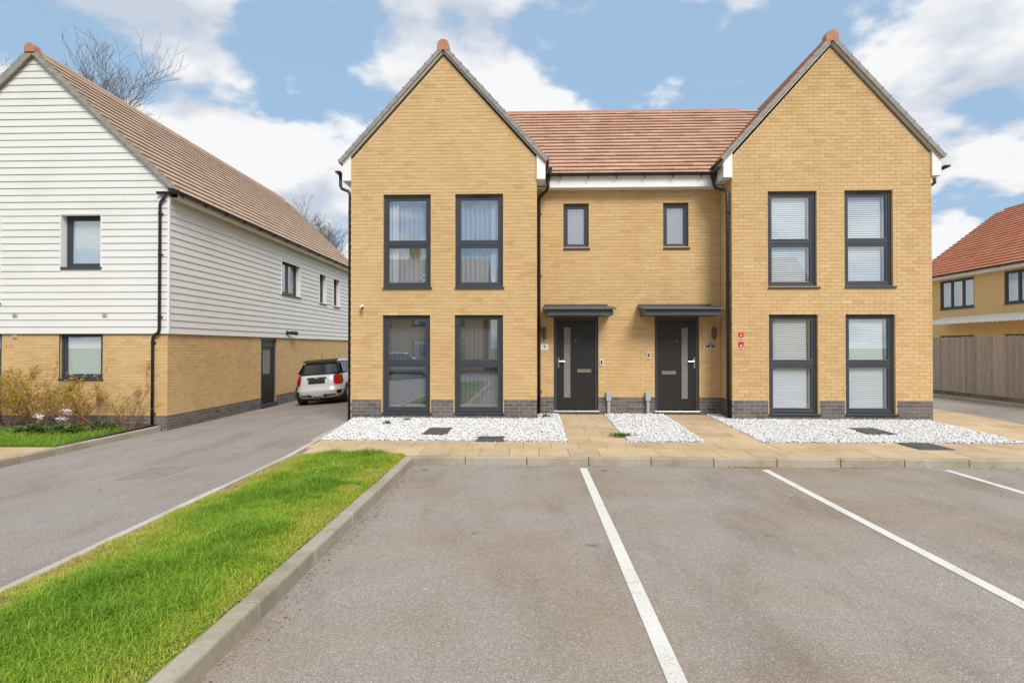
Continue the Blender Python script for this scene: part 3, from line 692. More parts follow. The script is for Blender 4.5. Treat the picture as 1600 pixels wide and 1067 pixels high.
# front doors
def front_door(u0, u1, z0, z1, strip, hx, lever, lb, spy, label):
    m = MB(); zt = z0+.06; d0, d1 = .05, .12
    obx(m, FM, u0+.003, u0+.072, zt, z1-.003, d0, d1); obx(m, FM, u1-.072, u1-.003, zt, z1-.003, d0, d1); obx(m, FM, u0+.072, u1-.072, z1-.085, z1-.003, d0, d1)
    fr_o = m.build('door_frame', 'frame_grey', H, bevel=.006)
    m = MB(); a, b = u0+.075, u1-.075; za, zb = zt+.035, z1-.09; s0, s1, sz0, sz1 = strip
    for (p, q, r_, s_) in ((a, s0, za, zb), (s1, b, za, zb), (s0, s1, za, sz0), (s0, s1, sz1, zb)): obx(m, FM, p, q, r_, s_, .068, .11)
    leaf = m.build('door', 'door_black', H); leaf['label'] = label
    m = MB(); ring(m, FM, s0-.028, s1+.028, sz0-.028, sz1+.028, .03, .060, .0681); m.build('glazing_bead', 'trim_black', leaf, bevel=.004)
    m = MB(); obx(m, FM, s0, s1, sz0, sz1, .085, .092); m.build('pane', 'glass_door', leaf)
    m = MB(); obx(m, FM, hx-.018, hx+.018, 1.13, 1.37, .055, .0685); m.tube([FM[0]+Vector((hx, -.0+.055, 1.28)), FM[0]+Vector((hx, .012, 1.28)), FM[0]+Vector((hx+lever*.02, .004, 1.28)), FM[0]+Vector((hx+lever*.14, .006, 1.275))], .011, 8); m.build('handle', 'chrome', leaf)
    m = MB(); ring(m, FM, lb[0], lb[1], lb[2], lb[3], .014, .056, .0685); obx(m, FM, lb[0]+.014, lb[1]-.014, lb[2]+.014, lb[3]-.014, .062, .0683); m.build('letterbox', 'chrome', leaf)
    m = MB(); m.tube([(spy[0], YR+.0684, spy[1]), (spy[0], YR+.060, spy[1])], .014, 12); m.build('spyhole', 'chrome', leaf)
    m = MB(); obx(m, FM, u0-.01, u1+.01, z0+.035, z0+.075, -.05, .12); m.build('threshold', 'steel', fr_o, bevel=.006)
    m = MB(); obx(m, FM, u0-.02, u1+.02, z0-.1, z0+.034, -.035, .12); m.build('door_step', 'frame_grey', fr_o, bevel=.006)
front_door(.535, 1.535, .10, 2.275, (.765, .925, .46, 2.045), .645, 1, (1.07, 1.38, 1.025, 1.10), (1.035, 1.735), 'black woodgrain front door with long frosted glass strip on its left')
front_door(2.79, 3.78, .10, 2.275, (3.40, 3.555, .44, 2.03), 3.685, -1, (2.955, 3.275, .985, 1.06), (3.29, 1.73), 'black woodgrain front door with long frosted glass strip on its right')
def canopy(x0, x1):
    m = MB(); m.prism([(x0+.06, 12.20, 2.275), (x0+.06, YR-.002, 2.275), (x0+.06, YR-.002, 2.465), (x0+.06, 12.20, 2.39)][::-1], (x1-x0-.12, 0, 0)); c = m.build('canopy', 'canopy_grey', H, bevel=.006)
    m = MB(); m.prism([(x0, 12.13, 2.395), (x0, YR-.001, 2.475), (x0, YR-.001, 2.515), (x0, 12.13, 2.425)][::-1], (x1-x0, 0, 0)); m.build('canopy_sheet', 'canopy_grey', c, bevel=.004)
    m = MB(); m.box((x0+.02, YR-.03, 2.5), (x1-.1, YR-.002, 2.555)); m.build('flashing', 'canopy_grey', c)
canopy(.30, 1.84); canopy(2.40, 4.12)
# roofs
pg = math.atan(1.105); cg, sg = math.cos(pg), math.sin(pg)
def gable_roof(xc, half, zr, verge_l=True):
    S = half/cg
    for sx in (-1, 1):
        e = (xc+sx*half, YF-.05, zr-half*math.tan(pg)); sl = (-sx*cg, 0, sg); nn = (sx*sg, 0, cg)
        roof(H, e, (0, 1, 0), 7.2, sl, nn, S, .235, .30, 'tile_terracotta')
        verge(H, (e[0], YF-.045, e[2]), sl, S-.05, (0, -1, 0), nn, 14)
        m = MB(); xe, xw = xc+sx*(half-.02), xc+sx*(half-.205)   # white box end and soffit under the eave
        zt = lambda x: zr-abs(x-xc)*math.tan(pg)-.085
        P = [(xw, YF-.035, 5.165), (xe, YF-.035, 5.165), (xe, YF-.035, zt(xe)), (xw, YF-.035, zt(xw))]
        m.prism(P if sx < 0 else P, (0, 7.0 if (xc < 2 and sx < 0) or (xc > 2 and sx > 0) else .62, 0)); m.build('eaves_box', 'upvc_white', H)
    ridge_run(H, (xc, YF-.10, zr+.055), (0, 1, 0), 7.2, r=.13)
gable_roof(-1.85, 2.20, 7.97); gable_roof(6.31, 2.26, 8.03)
pm = math.atan2(7.97-5.37, 15.5-12.53)
roof(H, (-1.75, 12.53, 5.37), XU, 8.0, (0, math.cos(pm), math.sin(pm)), (0, -math.sin(pm), math.cos(pm)), 2.97/math.cos(pm), .197, .30, 'tile_terracotta')
mb = MB(); mb.face([(-1.75, 15.5, 7.97), (6.3, 15.5, 7.97), (6.3, 19.3, 4.9), (-1.75, 19.3, 4.9)]); mb.build('roof', 'tile_terracotta', H)
ridge_run(H, (-1.3, 15.5, 7.985), XU, 7.3, r=.10)
for sx, xc in ((1, -1.85), (-1, 6.31)):
    pts = []
    for k in range(12):
        z = 5.42+2.5*k/11; yv = 12.53+(z-5.37)/math.tan(pm); zr = 7.97 if xc < 0 else 8.03; xv = xc+sx*(zr-z)/math.tan(pg); pts.append((xv, yv-.02, z+.05))
    MB().tube(pts, .022, 6).build('valley', 'trim_black', H)
m = MB(); m.box((.34, 12.585, 5.12), (4.06, 12.61, 5.37)); m.build('fascia', 'upvc_white', H)
m = MB(); m.box((.16, 12.612, 5.12), (4.24, YR+.1, 5.14)); m.build('soffit', 'upvc_white', H)
gutter(H, (.36, 12.515, 5.41), (4.05, 12.515, 5.41), .062, 6)
gutter(H, (-4.11, 12.0, 5.36), (-4.11, 19.0, 5.36), .058, 3); gutter(H, (8.64, 12.0, 5.36), (8.64, 19.0, 5.36), .058, 3)
gutter(H, (.42, 12.03, 5.40), (.42, 12.57, 5.40), .055); gutter(H, (3.99, 12.03, 5.40), (3.99, 12.57, 5.40), .055)
for x in (.40, 4.0):
    m = MB(); m.add([(x-.07, 12.44, 5.40), (x+.07, 12.44, 5.40), (x+.07, 12.58, 5.40), (x-.07, 12.58, 5.40), (x-.035, 12.47, 5.24), (x+.035, 12.47, 5.24), (x+.035, 12.54, 5.24), (x-.035, 12.54, 5.24)], [(0, 1, 2, 3), (7, 6, 5, 4), (0, 4, 5, 1), (1, 5, 6, 2), (2, 6, 7, 3), (3, 7, 4, 0)]); m.build('hopper', 'rainwater_black', H)
downpipe(H, [(.40, 12.5, 5.3), (.40, 12.5, 5.12), (.37, 12.55, 5.05), (.23, 12.74, 4.97), (.205, 12.77, 4.90), (.205, 12.77, .06)], [(.205, 12.77, z) for z in (4.6, 3.2, 2.0, .6)], NF)
downpipe(H, [(4.0, 12.5, 5.3), (4.0, 12.5, 5.15), (4.02, 12.46, 5.06), (4.17, 12.24, 4.93), (4.195, 12.20, 4.84), (4.195, 12.20, .05)], [(4.195, 12.20, z) for z in (4.45, 2.95, 2.05, .55)], (-1, 0, 0))
downpipe(H, [(-4.11, 12.2, 5.32), (-4.11, 12.2, 5.1), (-4.08, 12.2, 5.03), (-3.93, 12.2, 4.97), (-3.90, 12.2, 4.90), (-3.90, 12.2, -.03)], [(-3.90, 12.2, z) for z in (4.5, 3.0, 1.5, .3)], (-1, 0, 0))
downpipe(H, [(8.64, 12.4, 5.32), (8.64, 12.4, 5.1), (8.45, 12.4, 4.97), (8.42, 12.4, 4.9), (8.42, 12.4, 0.02)], [(8.42, 12.4, z) for z in (4.5, 3.0, 1.5, .3)], (1, 0, 0))
for x in (.98, 3.2):
    m = MB(); m.box((x-.09, 12.70, 5.085), (x+.09, 12.78, 5.118)); m.build('soffit_vent', 'soffit_cream', H)
# fittings on the walls: things of their own
def wall_light(x, y, z, label):
    t = empty('wall_light', (x, y, z), label, 'wall light', 'wall lights beside the front doors')
    MB().tube([(x, y-.075, z-.12), (x, y-.075, z+.11)], .037, 16).build('lamp_body', 'canopy_grey', t, smooth=False)
    MB().tube([(x, y-.06, z-.15), (x, y-.06, z-.121)], .03, 12).build('lens', 'trim_black', t)
    m = MB(); m.box((x-.03, y-.045, z-.08), (x+.03, y, z+.06)); m.build('bracket', 'trim_black', t)
wall_light(.325, YR, 1.93, 'dark cylinder wall light left of the door with plaque 4')
wall_light(4.085, YR, 1.93, 'dark cylinder wall light right of the door with slate plaque')
t = empty('number_plaque', (.325, YR, 1.53), 'white plaque reading 4 beside the left front door', 'plaque')
m = MB(); m.box((.235, YR-.008, 1.53), (.415, YR-.001, 1.665)); m.build('plate', 'plaque_white', t, bevel=.003)
text_mesh('4', .125, (.328, YR-.009, 1.598), 'ink', t)
m = MB()
for x in (.248, .402): m.tube([(x, YR-.008, 1.598), (x, YR-.011, 1.598)], .005, 8)
m.build('screws', 'steel', t)
t = empty('number_plaque', (4.02, YR, 1.56), 'dark slate peaked plaque with number 2 beside the right front door', 'plaque')
def peak(s, y, dz=0): return [(4.02+x*s, y, 1.562+dz+z*s) for x, z in ((-.125, 0), (.125, 0), (.125, .065), (.075, .075), (.04, .125), (0, .145), (-.04, .125), (-.075, .075), (-.125, .065))]
m = MB(); m.prism(peak(1.0, YR-.006), (0, .005, 0)); m.build('border', 'plaque_white', t)
m = MB(); m.prism(peak(.9, YR-.009, .006), (0, .003, 0)); m.build('plate', 'plaque_slate', t)
text_mesh('2', .10, (4.02, YR-.010, 1.638), 'plaque_white', t)
m = MB(); m.box((3.915, YR-.0105, 1.572), (4.125, YR-.009, 1.582)); m.build('stripe', 'plaque_white', t)
def bell(x, z, label):
    t = empty('doorbell', (x, YR, z), label, 'doorbell', 'doorbells beside the front doors')
    m = MB(); m.box((x-.032, YR-.025, z-.07), (x+.032, YR-.001, z+.07)); m.build('casing', 'plaque_white', t, bevel=.008)
    m = MB(); m.box((x-.018, YR-.029, z-.045), (x+.018, YR-.0255, z+.058)); m.build('faceplate', 'ink', t, bevel=.004)
bell(1.605, 1.25, 'small white and black doorbell right of the left front door')
bell(2.655, 1.41, 'small white and black doorbell left of the right front door')
for x, lab in ((1.755, 'grey service box on a pipe beside the left front door'), (2.625, 'grey service box on a pipe beside the right front door')):
    t = empty('service_box', (x, YR, gz(12.8)), lab, 'service box', 'service boxes at the foot of the wall')
    m = MB(); m.box((x-.055, YR-.10, .40), (x+.055, YR-.002, .60)); m.build('box', 'box_grey', t, bevel=.008)
    m = MB(); m.tube([(x, YR-.05, .05), (x, YR-.05, .40)], .038, 12); m.build('pipe', 'box_grey', t)
t = empty('security_camera', (-3.58, YF, 2.44), 'small white security camera high beside the left gable windows', 'camera')
m = MB(); m.tube([(-3.60, YF-.001, 2.47), (-3.60, YF-.02, 2.47)], .035, 14); m.tube([(-3.60, YF-.02, 2.47), (-3.58, YF-.05, 2.45)], .012, 8); m.build('mount', 'plaque_white', t)
m = MB(); m.tube([(-3.61, YF-.03, 2.46), (-3.55, YF-.14, 2.425)], .034, 14); m.build('housing', 'plaque_white', t)
m = MB(); m.tube([(-3.55, YF-.14, 2.425), (-3.548, YF-.144, 2.424)], .028, 14); m.build('lens', 'ink', t)
def red_sign(z, kind, label):
    t = empty('safety_sign', (4.43, YF, z), label, 'sign', 'red safety signs on the right gable')
    m = MB(); m.box((4.380, YF-.006, z+.012), (4.483, YF-.001, z+.163)); m.build('backing', 'plaque_white', t)
    m = MB(); m.box((4.380, YF-.008, z+.040), (4.483, YF-.0062, z+.163)); m.build('panel', 'sign_red', t)
    m = MB(); y = YF-.0095
    if kind == 'triangle':
        m.prism([(4.405, y, z+.062), (4.458, y, z+.062), (4.4315, y, z+.118)], (0, .0012, 0)); m.build('symbol', 'plaque_white', t)
        m = MB(); m.box((4.428, y-.001, z+.075), (4.435, y-.0002, z+.11)); m.build('symbol_bar', 'ink', t)
    else:
        m.prism([(4.431+.013*math.cos(a), y, z+.078+.015*math.sin(a)) for a in [2*math.pi*k/14 for k in range(14)]], (0, .0012, 0)); m.prism([(4.421, y, z+.086), (4.441, y, z+.086), (4.434, y, z+.122)], (0, .0011, 0)); m.box((4.395, y, z+.148), (4.468, y+.001, z+.152)); m.build('symbol', 'plaque_white', t)
    m = MB(); m.box((4.395, YF-.0072, z+.016), (4.468, YF-.0063, z+.022)); m.box((4.395, YF-.0072, z+.028), (4.455, YF-.0063, z+.033)); m.build('caption', 'ink', t)
red_sign(1.755, 'flame', 'upper red sign with white flame symbol on right gable')
red_sign(1.545, 'triangle', 'lower red sign with white triangle on right gable')
# curtains and blinds behind the panes
def curtain(x0, x1, y, z0, z1, pleat, amp, mat, label, group, name='curtain', solid=True):
    n = int((x1-x0)/pleat)*6; V = []; 
    for z in (z0, z1):
        for i in range(n+1):
            x = x0+(x1-x0)*i/n; V.append((x, y+amp*math.sin(i*math.pi/3)+.008*math.sin(i*.37), z))
    F = [(i, i+1, n+2+i, n+1+i) for i in range(n)]; mb = MB(); mb.add(V, F); o = mb.build(name, mat, None, origin=((x0+x1)/2, y, z0))
    md = o.modifiers.new('t', 'SOLIDIFY'); md.thickness = .003
    return tag(o, label, 'curtain' if name == 'curtain' else 'blind', group)
for i, (a, b, c, d) in enumerate(OL[:2]):
    side = ('left', 'right')[i]
    curtain(a-.05, b+.05, YF+.24, c-.05, d+.05, .10, .022, 'curtain_sheer', f'sheer curtain in the {side} upper window of the left gable', 'sheer upstairs curtains')
    x0, x1 = (a+.02, a+.30) if i == 0 else (b-.26, b-.0)
    curtain(x0, x1, YF+.19, c-.05, d+.05, .075, .028, 'drape_white', f'white drape gathered at one side of the {side} upper window of the left gable', 'gathered white drapes')
for i, (a, b, c, d) in enumerate(OL[2:]):
    side = ('left', 'right')[i]; t = empty('vertical_blind', ((a+b)/2, YF+.3, c), f'grey vertical blind in the {side} lower window of the left gable', 'blind', 'grey vertical blinds')
    x = a+.03
    while x < b-.02:
        m = MB(); m.prism([(x, YF+.28, c-.02), (x+.085, YF+.305, c-.02), (x+.085, YF+.307, c-.02), (x, YF+.282, c-.02)], (0, 0, d-c)); m.build('slat', 'vertical_blind', t); x += .093
def venetian(x0, x1, y, z0, z1, pitch, label, group, parts=False):
    t = empty('venetian_blind', ((x0+x1)/2, y, z0), label, 'blind', group)
    z = z0; first = None
    while z < z1:
        if first is None:
            m = MB(); m.add([(x0, y-.010, -.021), (x1, y-.010, -.021), (x1, y+.009, .020), (x0, y+.009, .020), (x0, y-.011, -.019), (x1, y-.011, -.019), (x1, y+.008, .0225), (x0, y+.008, .0225)], [(0, 3, 2, 1), (4, 5, 6, 7), (0, 1, 5, 4), (1, 2, 6, 5), (2, 3, 7, 6), (3, 0, 4, 7)])
            first = m.build('slat', 'blind_white', t); o = first
        else: o = bpy.data.objects.new('slat', first.data); col.objects.link(o); par(o, t)
        o.location = (0, 0, z); z += pitch
    m = MB(); m.box((x0, y-.02, z1-.02), (x1, y+.02, z1+.02)); m.build('head_rail', 'blind_white', t)
for i, (a, b, c, d) in enumerate(ORt):
    side = ('left', 'right')[i % 2]; lv = ('upper', 'lower')[i//2]
    venetian(a+.03, b-.17, YF+.165, c+.03, d-.04, .045, f'white slatted blind in the {side} {lv} window of the right gable', 'white slatted blinds')
    m = MB(); m.box((b-.13, YF+.15, c), (b+.02, YF+.19, d)); tag(m.build('window_board', 'blind_white', None), f'white reveal lining in the {side} {lv} window of the right gable', 'lining', 'white reveal linings')
m = MB(); m.box((-3.02, YF+.17, .262), (-2.80, YF+.24, .345)); tag(m.build('cardboard_box', 'cardboard'), 'small cardboard packet on the inner sill of the lower left window', 'packet')
t = empty('ornament', (-2.30, YF+.2, 2.93), 'small pale ornament on the upper left window sill', 'ornament')
m = MB(); m.tube([(-2.30+.05*math.cos(k*math.pi/6), YF+.19, 3.10+.055*math.sin(k*math.pi/6)) for k in range(13)], .012, 6); m.build('upper_ring', 'plaque_white', t)
m = MB(); m.tube([(-2.27+.05*math.cos(k*math.pi/6), YF+.19, 3.0+.05*math.sin(k*math.pi/6)) for k in range(13)], .014, 6); m.box((-2.33, YF+.17, 2.93), (-2.2, YF+.21, 2.96)); m.build('lower_ring', 'plaque_white', t)

# ================================================================ the boarded house on the left
HL = empty('boarded_house', (-11.7, 13.04, -.34), 'white weatherboarded house with yellow brick ground floor and brown tiled roof', 'house')
XL, YL, XW = -8.465, 13.04, -15.0
FL = (Vector((0, YL, 0)), Vector(XU), Vector(NF)); FS = (Vector((XL, 0, 0)), Vector((0, 1, 0)), Vector((1, 0, 0)))
FLC = (Vector((0, YL-.05, 0)), Vector(XU), Vector(NF)); FSC = (Vector((XL+.05, 0, 0)), Vector((0, 1, 0)), Vector((1, 0, 0)))
OF = [(-11.07, -10.02, .85, 1.945), (-13.5, -12.46, -.1, 1.945)]
OFU = [(-11.0, -10.04, 3.46, 4.71), (-13.5, -12.46, 2.62, 4.70)]
OS = [(17.68, 18.75, -.30, 1.89)]
OSU = [(19.02, 20.58, 3.40, 4.60), (22.47, 23.26, 3.35, 4.57), (24.09, 24.91, 3.33, 4.56)]
YE = 27.0; ZC = 1.945
mb = MB(); wall_sheet(mb, (0, YL+.008, 0), XU, NF, XW, XL-.004, -.7, ZC, OF, .19); wf = mb.build('wall', 'mortar_yellow', HL)
mb = MB(); wall_sheet(mb, (0, YL+.0065, 0), XU, NF, XW, XL-.004, -.7, -.0, OF, .02); mb.build('plinth', 'mortar_cream', wf)
lay(wf, (0, YL+.008, 0), XU, NF, XW, XL, -.525, ZC, OF, .0, None, (90, 150))
mb = MB(); wall_sheet(mb, (XL-.008, 0, 0), (0, 1, 0), (1, 0, 0), YL+.004, YE, -.7, ZC, OS, .19); ws = mb.build('wall', 'mortar_yellow', HL)
mb = MB(); wall_sheet(mb, (XL-.0065, 0, 0), (0, 1, 0), (1, 0, 0), YL+.004, YE, -.7, 0, OS, .02); mb.build('plinth', 'mortar_cream', ws)
lay(ws, (XL-.008, 0, 0), (0, 1, 0), (1, 0, 0), YL, YE, -.525, ZC, OS, .0, None, (90, 150))
m = MB(); m.box((XL-.009, 15.05, -.16), (XL+.004, 15.27, -.10)); m.build('air_brick', 'iron', HL)
# backing behind the boards
ZR, XRG, XEV, ZEV = 8.55, -11.70, -8.20, 5.20; tl = (ZR-ZEV)/(XEV-XRG); pl = math.atan(tl)
mb = MB(); wall_sheet(mb, (0, YL-.018, 0), XU, NF, XW, XL+.018, ZC-.03, 4.9, OFU, .24, [(XL+.018, 5.1), (XRG, ZR-.12), (XW, 5.1)]); bf = mb.build('board_backing', 'cladding_white', HL)
mb = MB(); wall_sheet(mb, (XL+.018, 0, 0), (0, 1, 0), (1, 0, 0), YL-.018, YE, ZC-.03, 5.12, OSU, .24); bs_ = mb.build('board_backing', 'cladding_white', HL)
mb = MB(); mb.face([(XW, YL-.04, ZC), (XL+.045, YL-.04, ZC), (XL+.045, YL+.01, ZC), (XW, YL+.01, ZC)]); mb.face([(XL-.01, YL, ZC+.001), (XL+.045, YL, ZC+.001), (XL+.045, YE, ZC+.001), (XL-.01, YE, ZC+.001)]); mb.build('board_soffit', 'verge_grey', HL)
mb = MB(); mb.face([(XW, YL, -.7), (XW, YE, -.7), (XW, YE, 5.1), (XW, YL, 5.1)]); mb.face([(XW, YE, -.7), (XL, YE, -.7), (XL, YE, 5.1), (XRG, YE, 8.4), (XW, YE, 5.1)]); mb.build('wall', 'brick_far', HL)
def boards(parent, fr, u0, u1, z0, z1, ops, pitch, lim):
    o, u, n = fr; z = z0
    while z < z1:
        zt = min(z+pitch+.012, z1+.1)
        ends_b, ends_t = lim(z), lim(zt)
        if ends_b[1]-ends_b[0] < .12: break
        iv = [(ends_b[0], ends_b[1], ends_t[0], ends_t[1])]
        for (p, q, lo, hi) in ops:
            if lo-.02 < (z+zt)/2 < hi+.0:
                nv = []
                for (a, b, c, d) in iv:
                    if q <= a or p >= b: nv.append((a, b, c, d)); continue
                    if p > a: nv.append((a, p, c, p))
                    if q < b: nv.append((q, b, q, d))
                iv = nv
        for (a, b, c, d) in iv:
            if ends_t[1]-ends_t[0] < .02: c = d = (ends_b[0]+ends_b[1])/2
            cutp = [a, b]; tp = [c, d]
            if b-a > 3.4:                                   # boards are butted, not endless
                q = a+random.uniform(1.0, b-a-1.0); cutp = [a, q-.001, q+.001, b]; tp = [c, q-.001, q+.001, d]
            for k in range(0, len(cutp), 2):
                j = random.uniform(-.0015, .0015); mb = MB(); V = []
                for (x, zz, pr_) in ((cutp[k], z, .032+j), (cutp[k+1], z, .032+j), (tp[k+1], zt, .010), (tp[k], zt, .010)): V.append(o+u*x+UPV*zz+n*(pr_-.03))
                for (x, zz, pr_) in ((cutp[k], z, .012), (cutp[k+1], z, .012), (tp[k+1], zt, .0), (tp[k], zt, .0)): V.append(o+u*x+UPV*zz+n*(pr_-.03))
                mb.add(V, [(0, 1, 2, 3), (7, 6, 5, 4), (0, 4, 5, 1), (1, 5, 6, 2), (2, 6, 7, 3), (3, 7, 4, 0)]); mb.build('weatherboard', 'cladding_white', parent)
        z += pitch
zg = lambda x: ZR-.10-tl*abs(x-XRG)
def limf(z): 
    h = (ZR-.10-z)/tl; return (max(XW, XRG-h), min(XL+.046, XRG+h))
boards(bf, FLC, XW, XL, ZC-.035, 8.45, OFU, .163, limf)
boards(bs_, FSC, YL, YE, ZC-.035, 5.05, OSU, .163, lambda z: (YL-.05, YE))
m = MB(); m.box((XL+.02, YL-.058, ZC-.035), (XL+.062, YL-.012, 5.12)); m.build('corner_trim', 'upvc_white', HL)
for (fr, ops) in ((FLC, OFU), (FSC, OSU)):                              # white reveal linings round the upper windows
    for (a, b, c, d) in ops:
        m = MB(); ring(m, fr, a-.012, b+.012, c-.012, d+.012, .016, -.012, .21); m.build('reveal_lining', 'upvc_white', HL)
for (a, b, c, d) in OFU: window(HL, FLC, a+.005, b-.005, c+.005, d-.005, [] if c > 3 else [3.6], .165, fw=.06, sw=.05)
for (a, b, c, d) in OF: window(HL, FL, a, b, c, d, [], .08, fw=.06, sw=.05)
window(HL, FSC, *[v+e for v, e in zip(OSU[0], (.005, -.005, .005, -.005))], ['v', 19.85], .15)
for q in OSU[1:]: window(HL, FSC, *[v+e for v, e in zip(q, (.005, -.005, .005, -.005))], [], .15)
for (x0, x1, z0, z1) in ((-14.6, -9.2, 2.3, 4.9), (-14.6, -9.2, -.2, 2.0)): room(HL, x0, x1, YL+.2, YL+3, z0, z1)
for (y0, y1) in ((18.8, 20.9), (22.2, 23.5), (23.9, 25.2)):
    mb = MB(); mb.add([(XL-.15, y0, 2.8), (XL-.15, y1, 2.8), (XL-1.6, y1, 2.8), (XL-1.6, y0, 2.8), (XL-.15, y0, 5), (XL-.15, y1, 5), (XL-1.6, y1, 5), (XL-1.6, y0, 5)], [(0, 1, 2, 3), (7, 6, 5, 4), (1, 2, 6, 5), (2, 3, 7, 6), (3, 0, 4, 7)]); mb.build('room', 'room_wall', HL)
curtain_l = MB()
venetian(-10.93, -10.1, YL+.20, 3.50, 4.66, .042, 'white slatted blind in the upper window of the boarded house', 'blinds of the boarded house')
venetian(-10.97, -10.1, YL+.16, .90, 1.90, .042, 'white slatted blind in the lower window of the boarded house', 'blinds of the boarded house')
# side door
m = MB(); y0, y1, z0, z1 = 17.68, 18.75, -.22, 1.89
obx(m, FS, y0, y0+.07, z0, z1, .04, .11); obx(m, FS, y1-.07, y1, z0, z1, .04, .11); obx(m, FS, y0+.07, y1-.07, z1-.07, z1, .04, .11); obx(m, FS, y0+.07, y1-.07, z1-.26, z1-.20, .04, .11)
df = m.build('door_frame', 'frame_grey', HL, bevel=.005)
m = MB(); a, b = y0+.075, y1-.075
for (p, q, r_, s_) in ((a, b, z0, z0+.95), (a, a+.16, z0+.95, z1-.26), (b-.16, b, z0+.95, z1-.26), (a+.16, b-.16, z1-.38, z1-.26), (a, b, z1-.2, z1-.07)): obx(m, FS, p, q, r_, s_, .06, .10)
sdoor = m.build('door', 'door_black', HL); sdoor['label'] = 'black side door with glazed upper half'
m = MB(); obx(m, FS, a+.16, b-.16, z0+.95, z1-.38, .078, .084); m.build('pane', 'glass', sdoor)
m = MB(); obx(m, FS, a+.02, b-.02, z0+.95, z1-.3, .35, .36); m.build('door_curtain', 'curtain_sheer', sdoor)
for z in (z0+.12, z0+.78):
    m = MB(); ring(m, FS, a+.14, b-.14, z, z+.06, .012, .054, .061); m.build('panel_moulding', 'trim_black', sdoor)
m = MB(); m.tube([(XL-.06, a+.07, .82), (XL-.01, a+.07, .82), (XL-.005, a+.2, .82)], .011, 8); m.build('handle', 'chrome', sdoor)
m = MB(); obx(m, FS, y0-.03, y1+.03, z0-.10, z0, -.06, .12); m.build('threshold', 'frame_grey', df, bevel=.006)
# roof of the boarded house
sl = (-math.cos(pl), 0, math.sin(pl)); nn = (math.sin(pl), 0, math.cos(pl)); Sl = (XEV-XRG)/math.cos(pl)
roof(HL, (XEV, YL-.10, ZEV), (0, 1, 0), YE-YL+.2, sl, nn, Sl, .268, .30, 'tile_brown')
roof(HL, (2*XRG-XEV, YL-.10, ZEV), (0, 1, 0), YE-YL+.2, (-sl[0], 0, sl[2]), (-nn[0], 0, nn[2]), Sl, .268, .30, 'tile_brown')
verge(HL, (XEV, YL-.10, ZEV), sl, Sl-.05, (0, -1, 0), nn, 18, th=.11, wd=.045)
verge(HL, (2*XRG-XEV, YL-.10, ZEV), (-sl[0], 0, sl[2]), Sl-.05, (0, -1, 0), (-nn[0], 0, nn[2]), 18, th=.16, wd=.045)
ridge_run(HL, (XRG, YL-.17, ZR+.05), (0, 1, 0), YE-YL+.2, r=.12, mat='tile_brown')
m = MB(); m.box((XL+.052, YL-.03, 5.0), (XL+.075, YE, 5.13)); m.box((XL+.0755, YL-.03, 5.06), (XEV-.03, YE, 5.08)); m.box((XEV-.03, YL-.03, 5.02), (XEV-.012, YE, 5.22)); m.build('fascia', 'soffit_cream', HL)
gutter(HL, (XEV+.045, YL-.42, 5.20), (XEV+.045, YE, 5.20), .060, 15)
gutter(HL, (XEV-.46, YL-.11, 5.20), (XEV+.03, YL-.11, 5.20), .052)
downpipe(HL, [(-8.50, YL-.11, 5.17), (-8.50, YL-.11, 5.06), (-8.58, YL-.10, 4.97), (-8.60, YL-.10, 4.9), (-8.60, YL-.10, 2.02), (-8.64, YL-.08, 1.93), (-8.76, YL-.055, 1.87), (-8.79, YL-.05, 1.78), (-8.79, YL-.05, -.25)], [(-8.60, YL-.10, z) for z in (4.7, 3.75, 2.3)]+[(-8.79, YL-.05, z) for z in (1.7, .05)], NF)
def vent(x, z, y):
    m = MB(); m.box((x-.055, y-.022, z-.06), (x+.055, y, z+.06)); o = m.build('air_vent', 'soffit_cream', HL, bevel=.004)
    for k in range(4):
        m = MB(); m.box((x-.045, y-.030, z-.045+k*.025), (x+.045, y-.0225, z-.032+k*.025)); m.build('louvre', 'box_grey', o)
vent(-12.09, 2.36, YL-.045); vent(-9.93, 2.36, YL-.045); vent(-12.14, 1.86, YL)
t = empty('security_light', (XL+.05, 19.6, 2.09), 'black spotlight on the boarded side wall above the side door', 'spotlight')
m = MB(); m.tube([(XL+.05, 19.45, 2.09), (XL+.09, 19.45, 2.09)], .07, 12); m.build('mount', 'rainwater_black', t)
m = MB(); m.tube([(XL+.09, 19.45, 2.09), (XL+.16, 19.6, 2.09), (XL+.2, 19.9, 2.08)], [.03, .06, .075], 12); m.build('lamp_head', 'rainwater_black', t)

# ================================================================ lawn verge
lw_ = MB()
nx, ny = 8, 40
gridv = [[(-3.43+1.60*i/nx, -1.2+9.58*j/ny, .0+.022*math.sin(math.pi*i/nx)+.006*math.sin(j*1.3+i)) for i in range(nx+1)] for j in range(ny+1)]
for j in range(ny):
    for i in range(nx): lw_.face([gridv[j][i], gridv[j][i+1], gridv[j+1][i+1], gridv[j+1][i]])
structure(lw_.build('lawn_ground', 'lawn_soil'))
def vnoise(x, y, s, seed):
    r = np.random.default_rng(seed); G = r.random((64, 64)); u, v = x*s % 63, y*s % 63; i, j = u.astype(int), v.astype(int); f, g_ = u-i, v-j; f = f*f*(3-2*f); g_ = g_*g_*(3-2*g_)
    return (G[i, j]*(1-f)+G[(i+1) % 64, j]*f)*(1-g_)+(G[i, (j+1) % 64]*(1-f)+G[(i+1) % 64, (j+1) % 64]*f)*g_
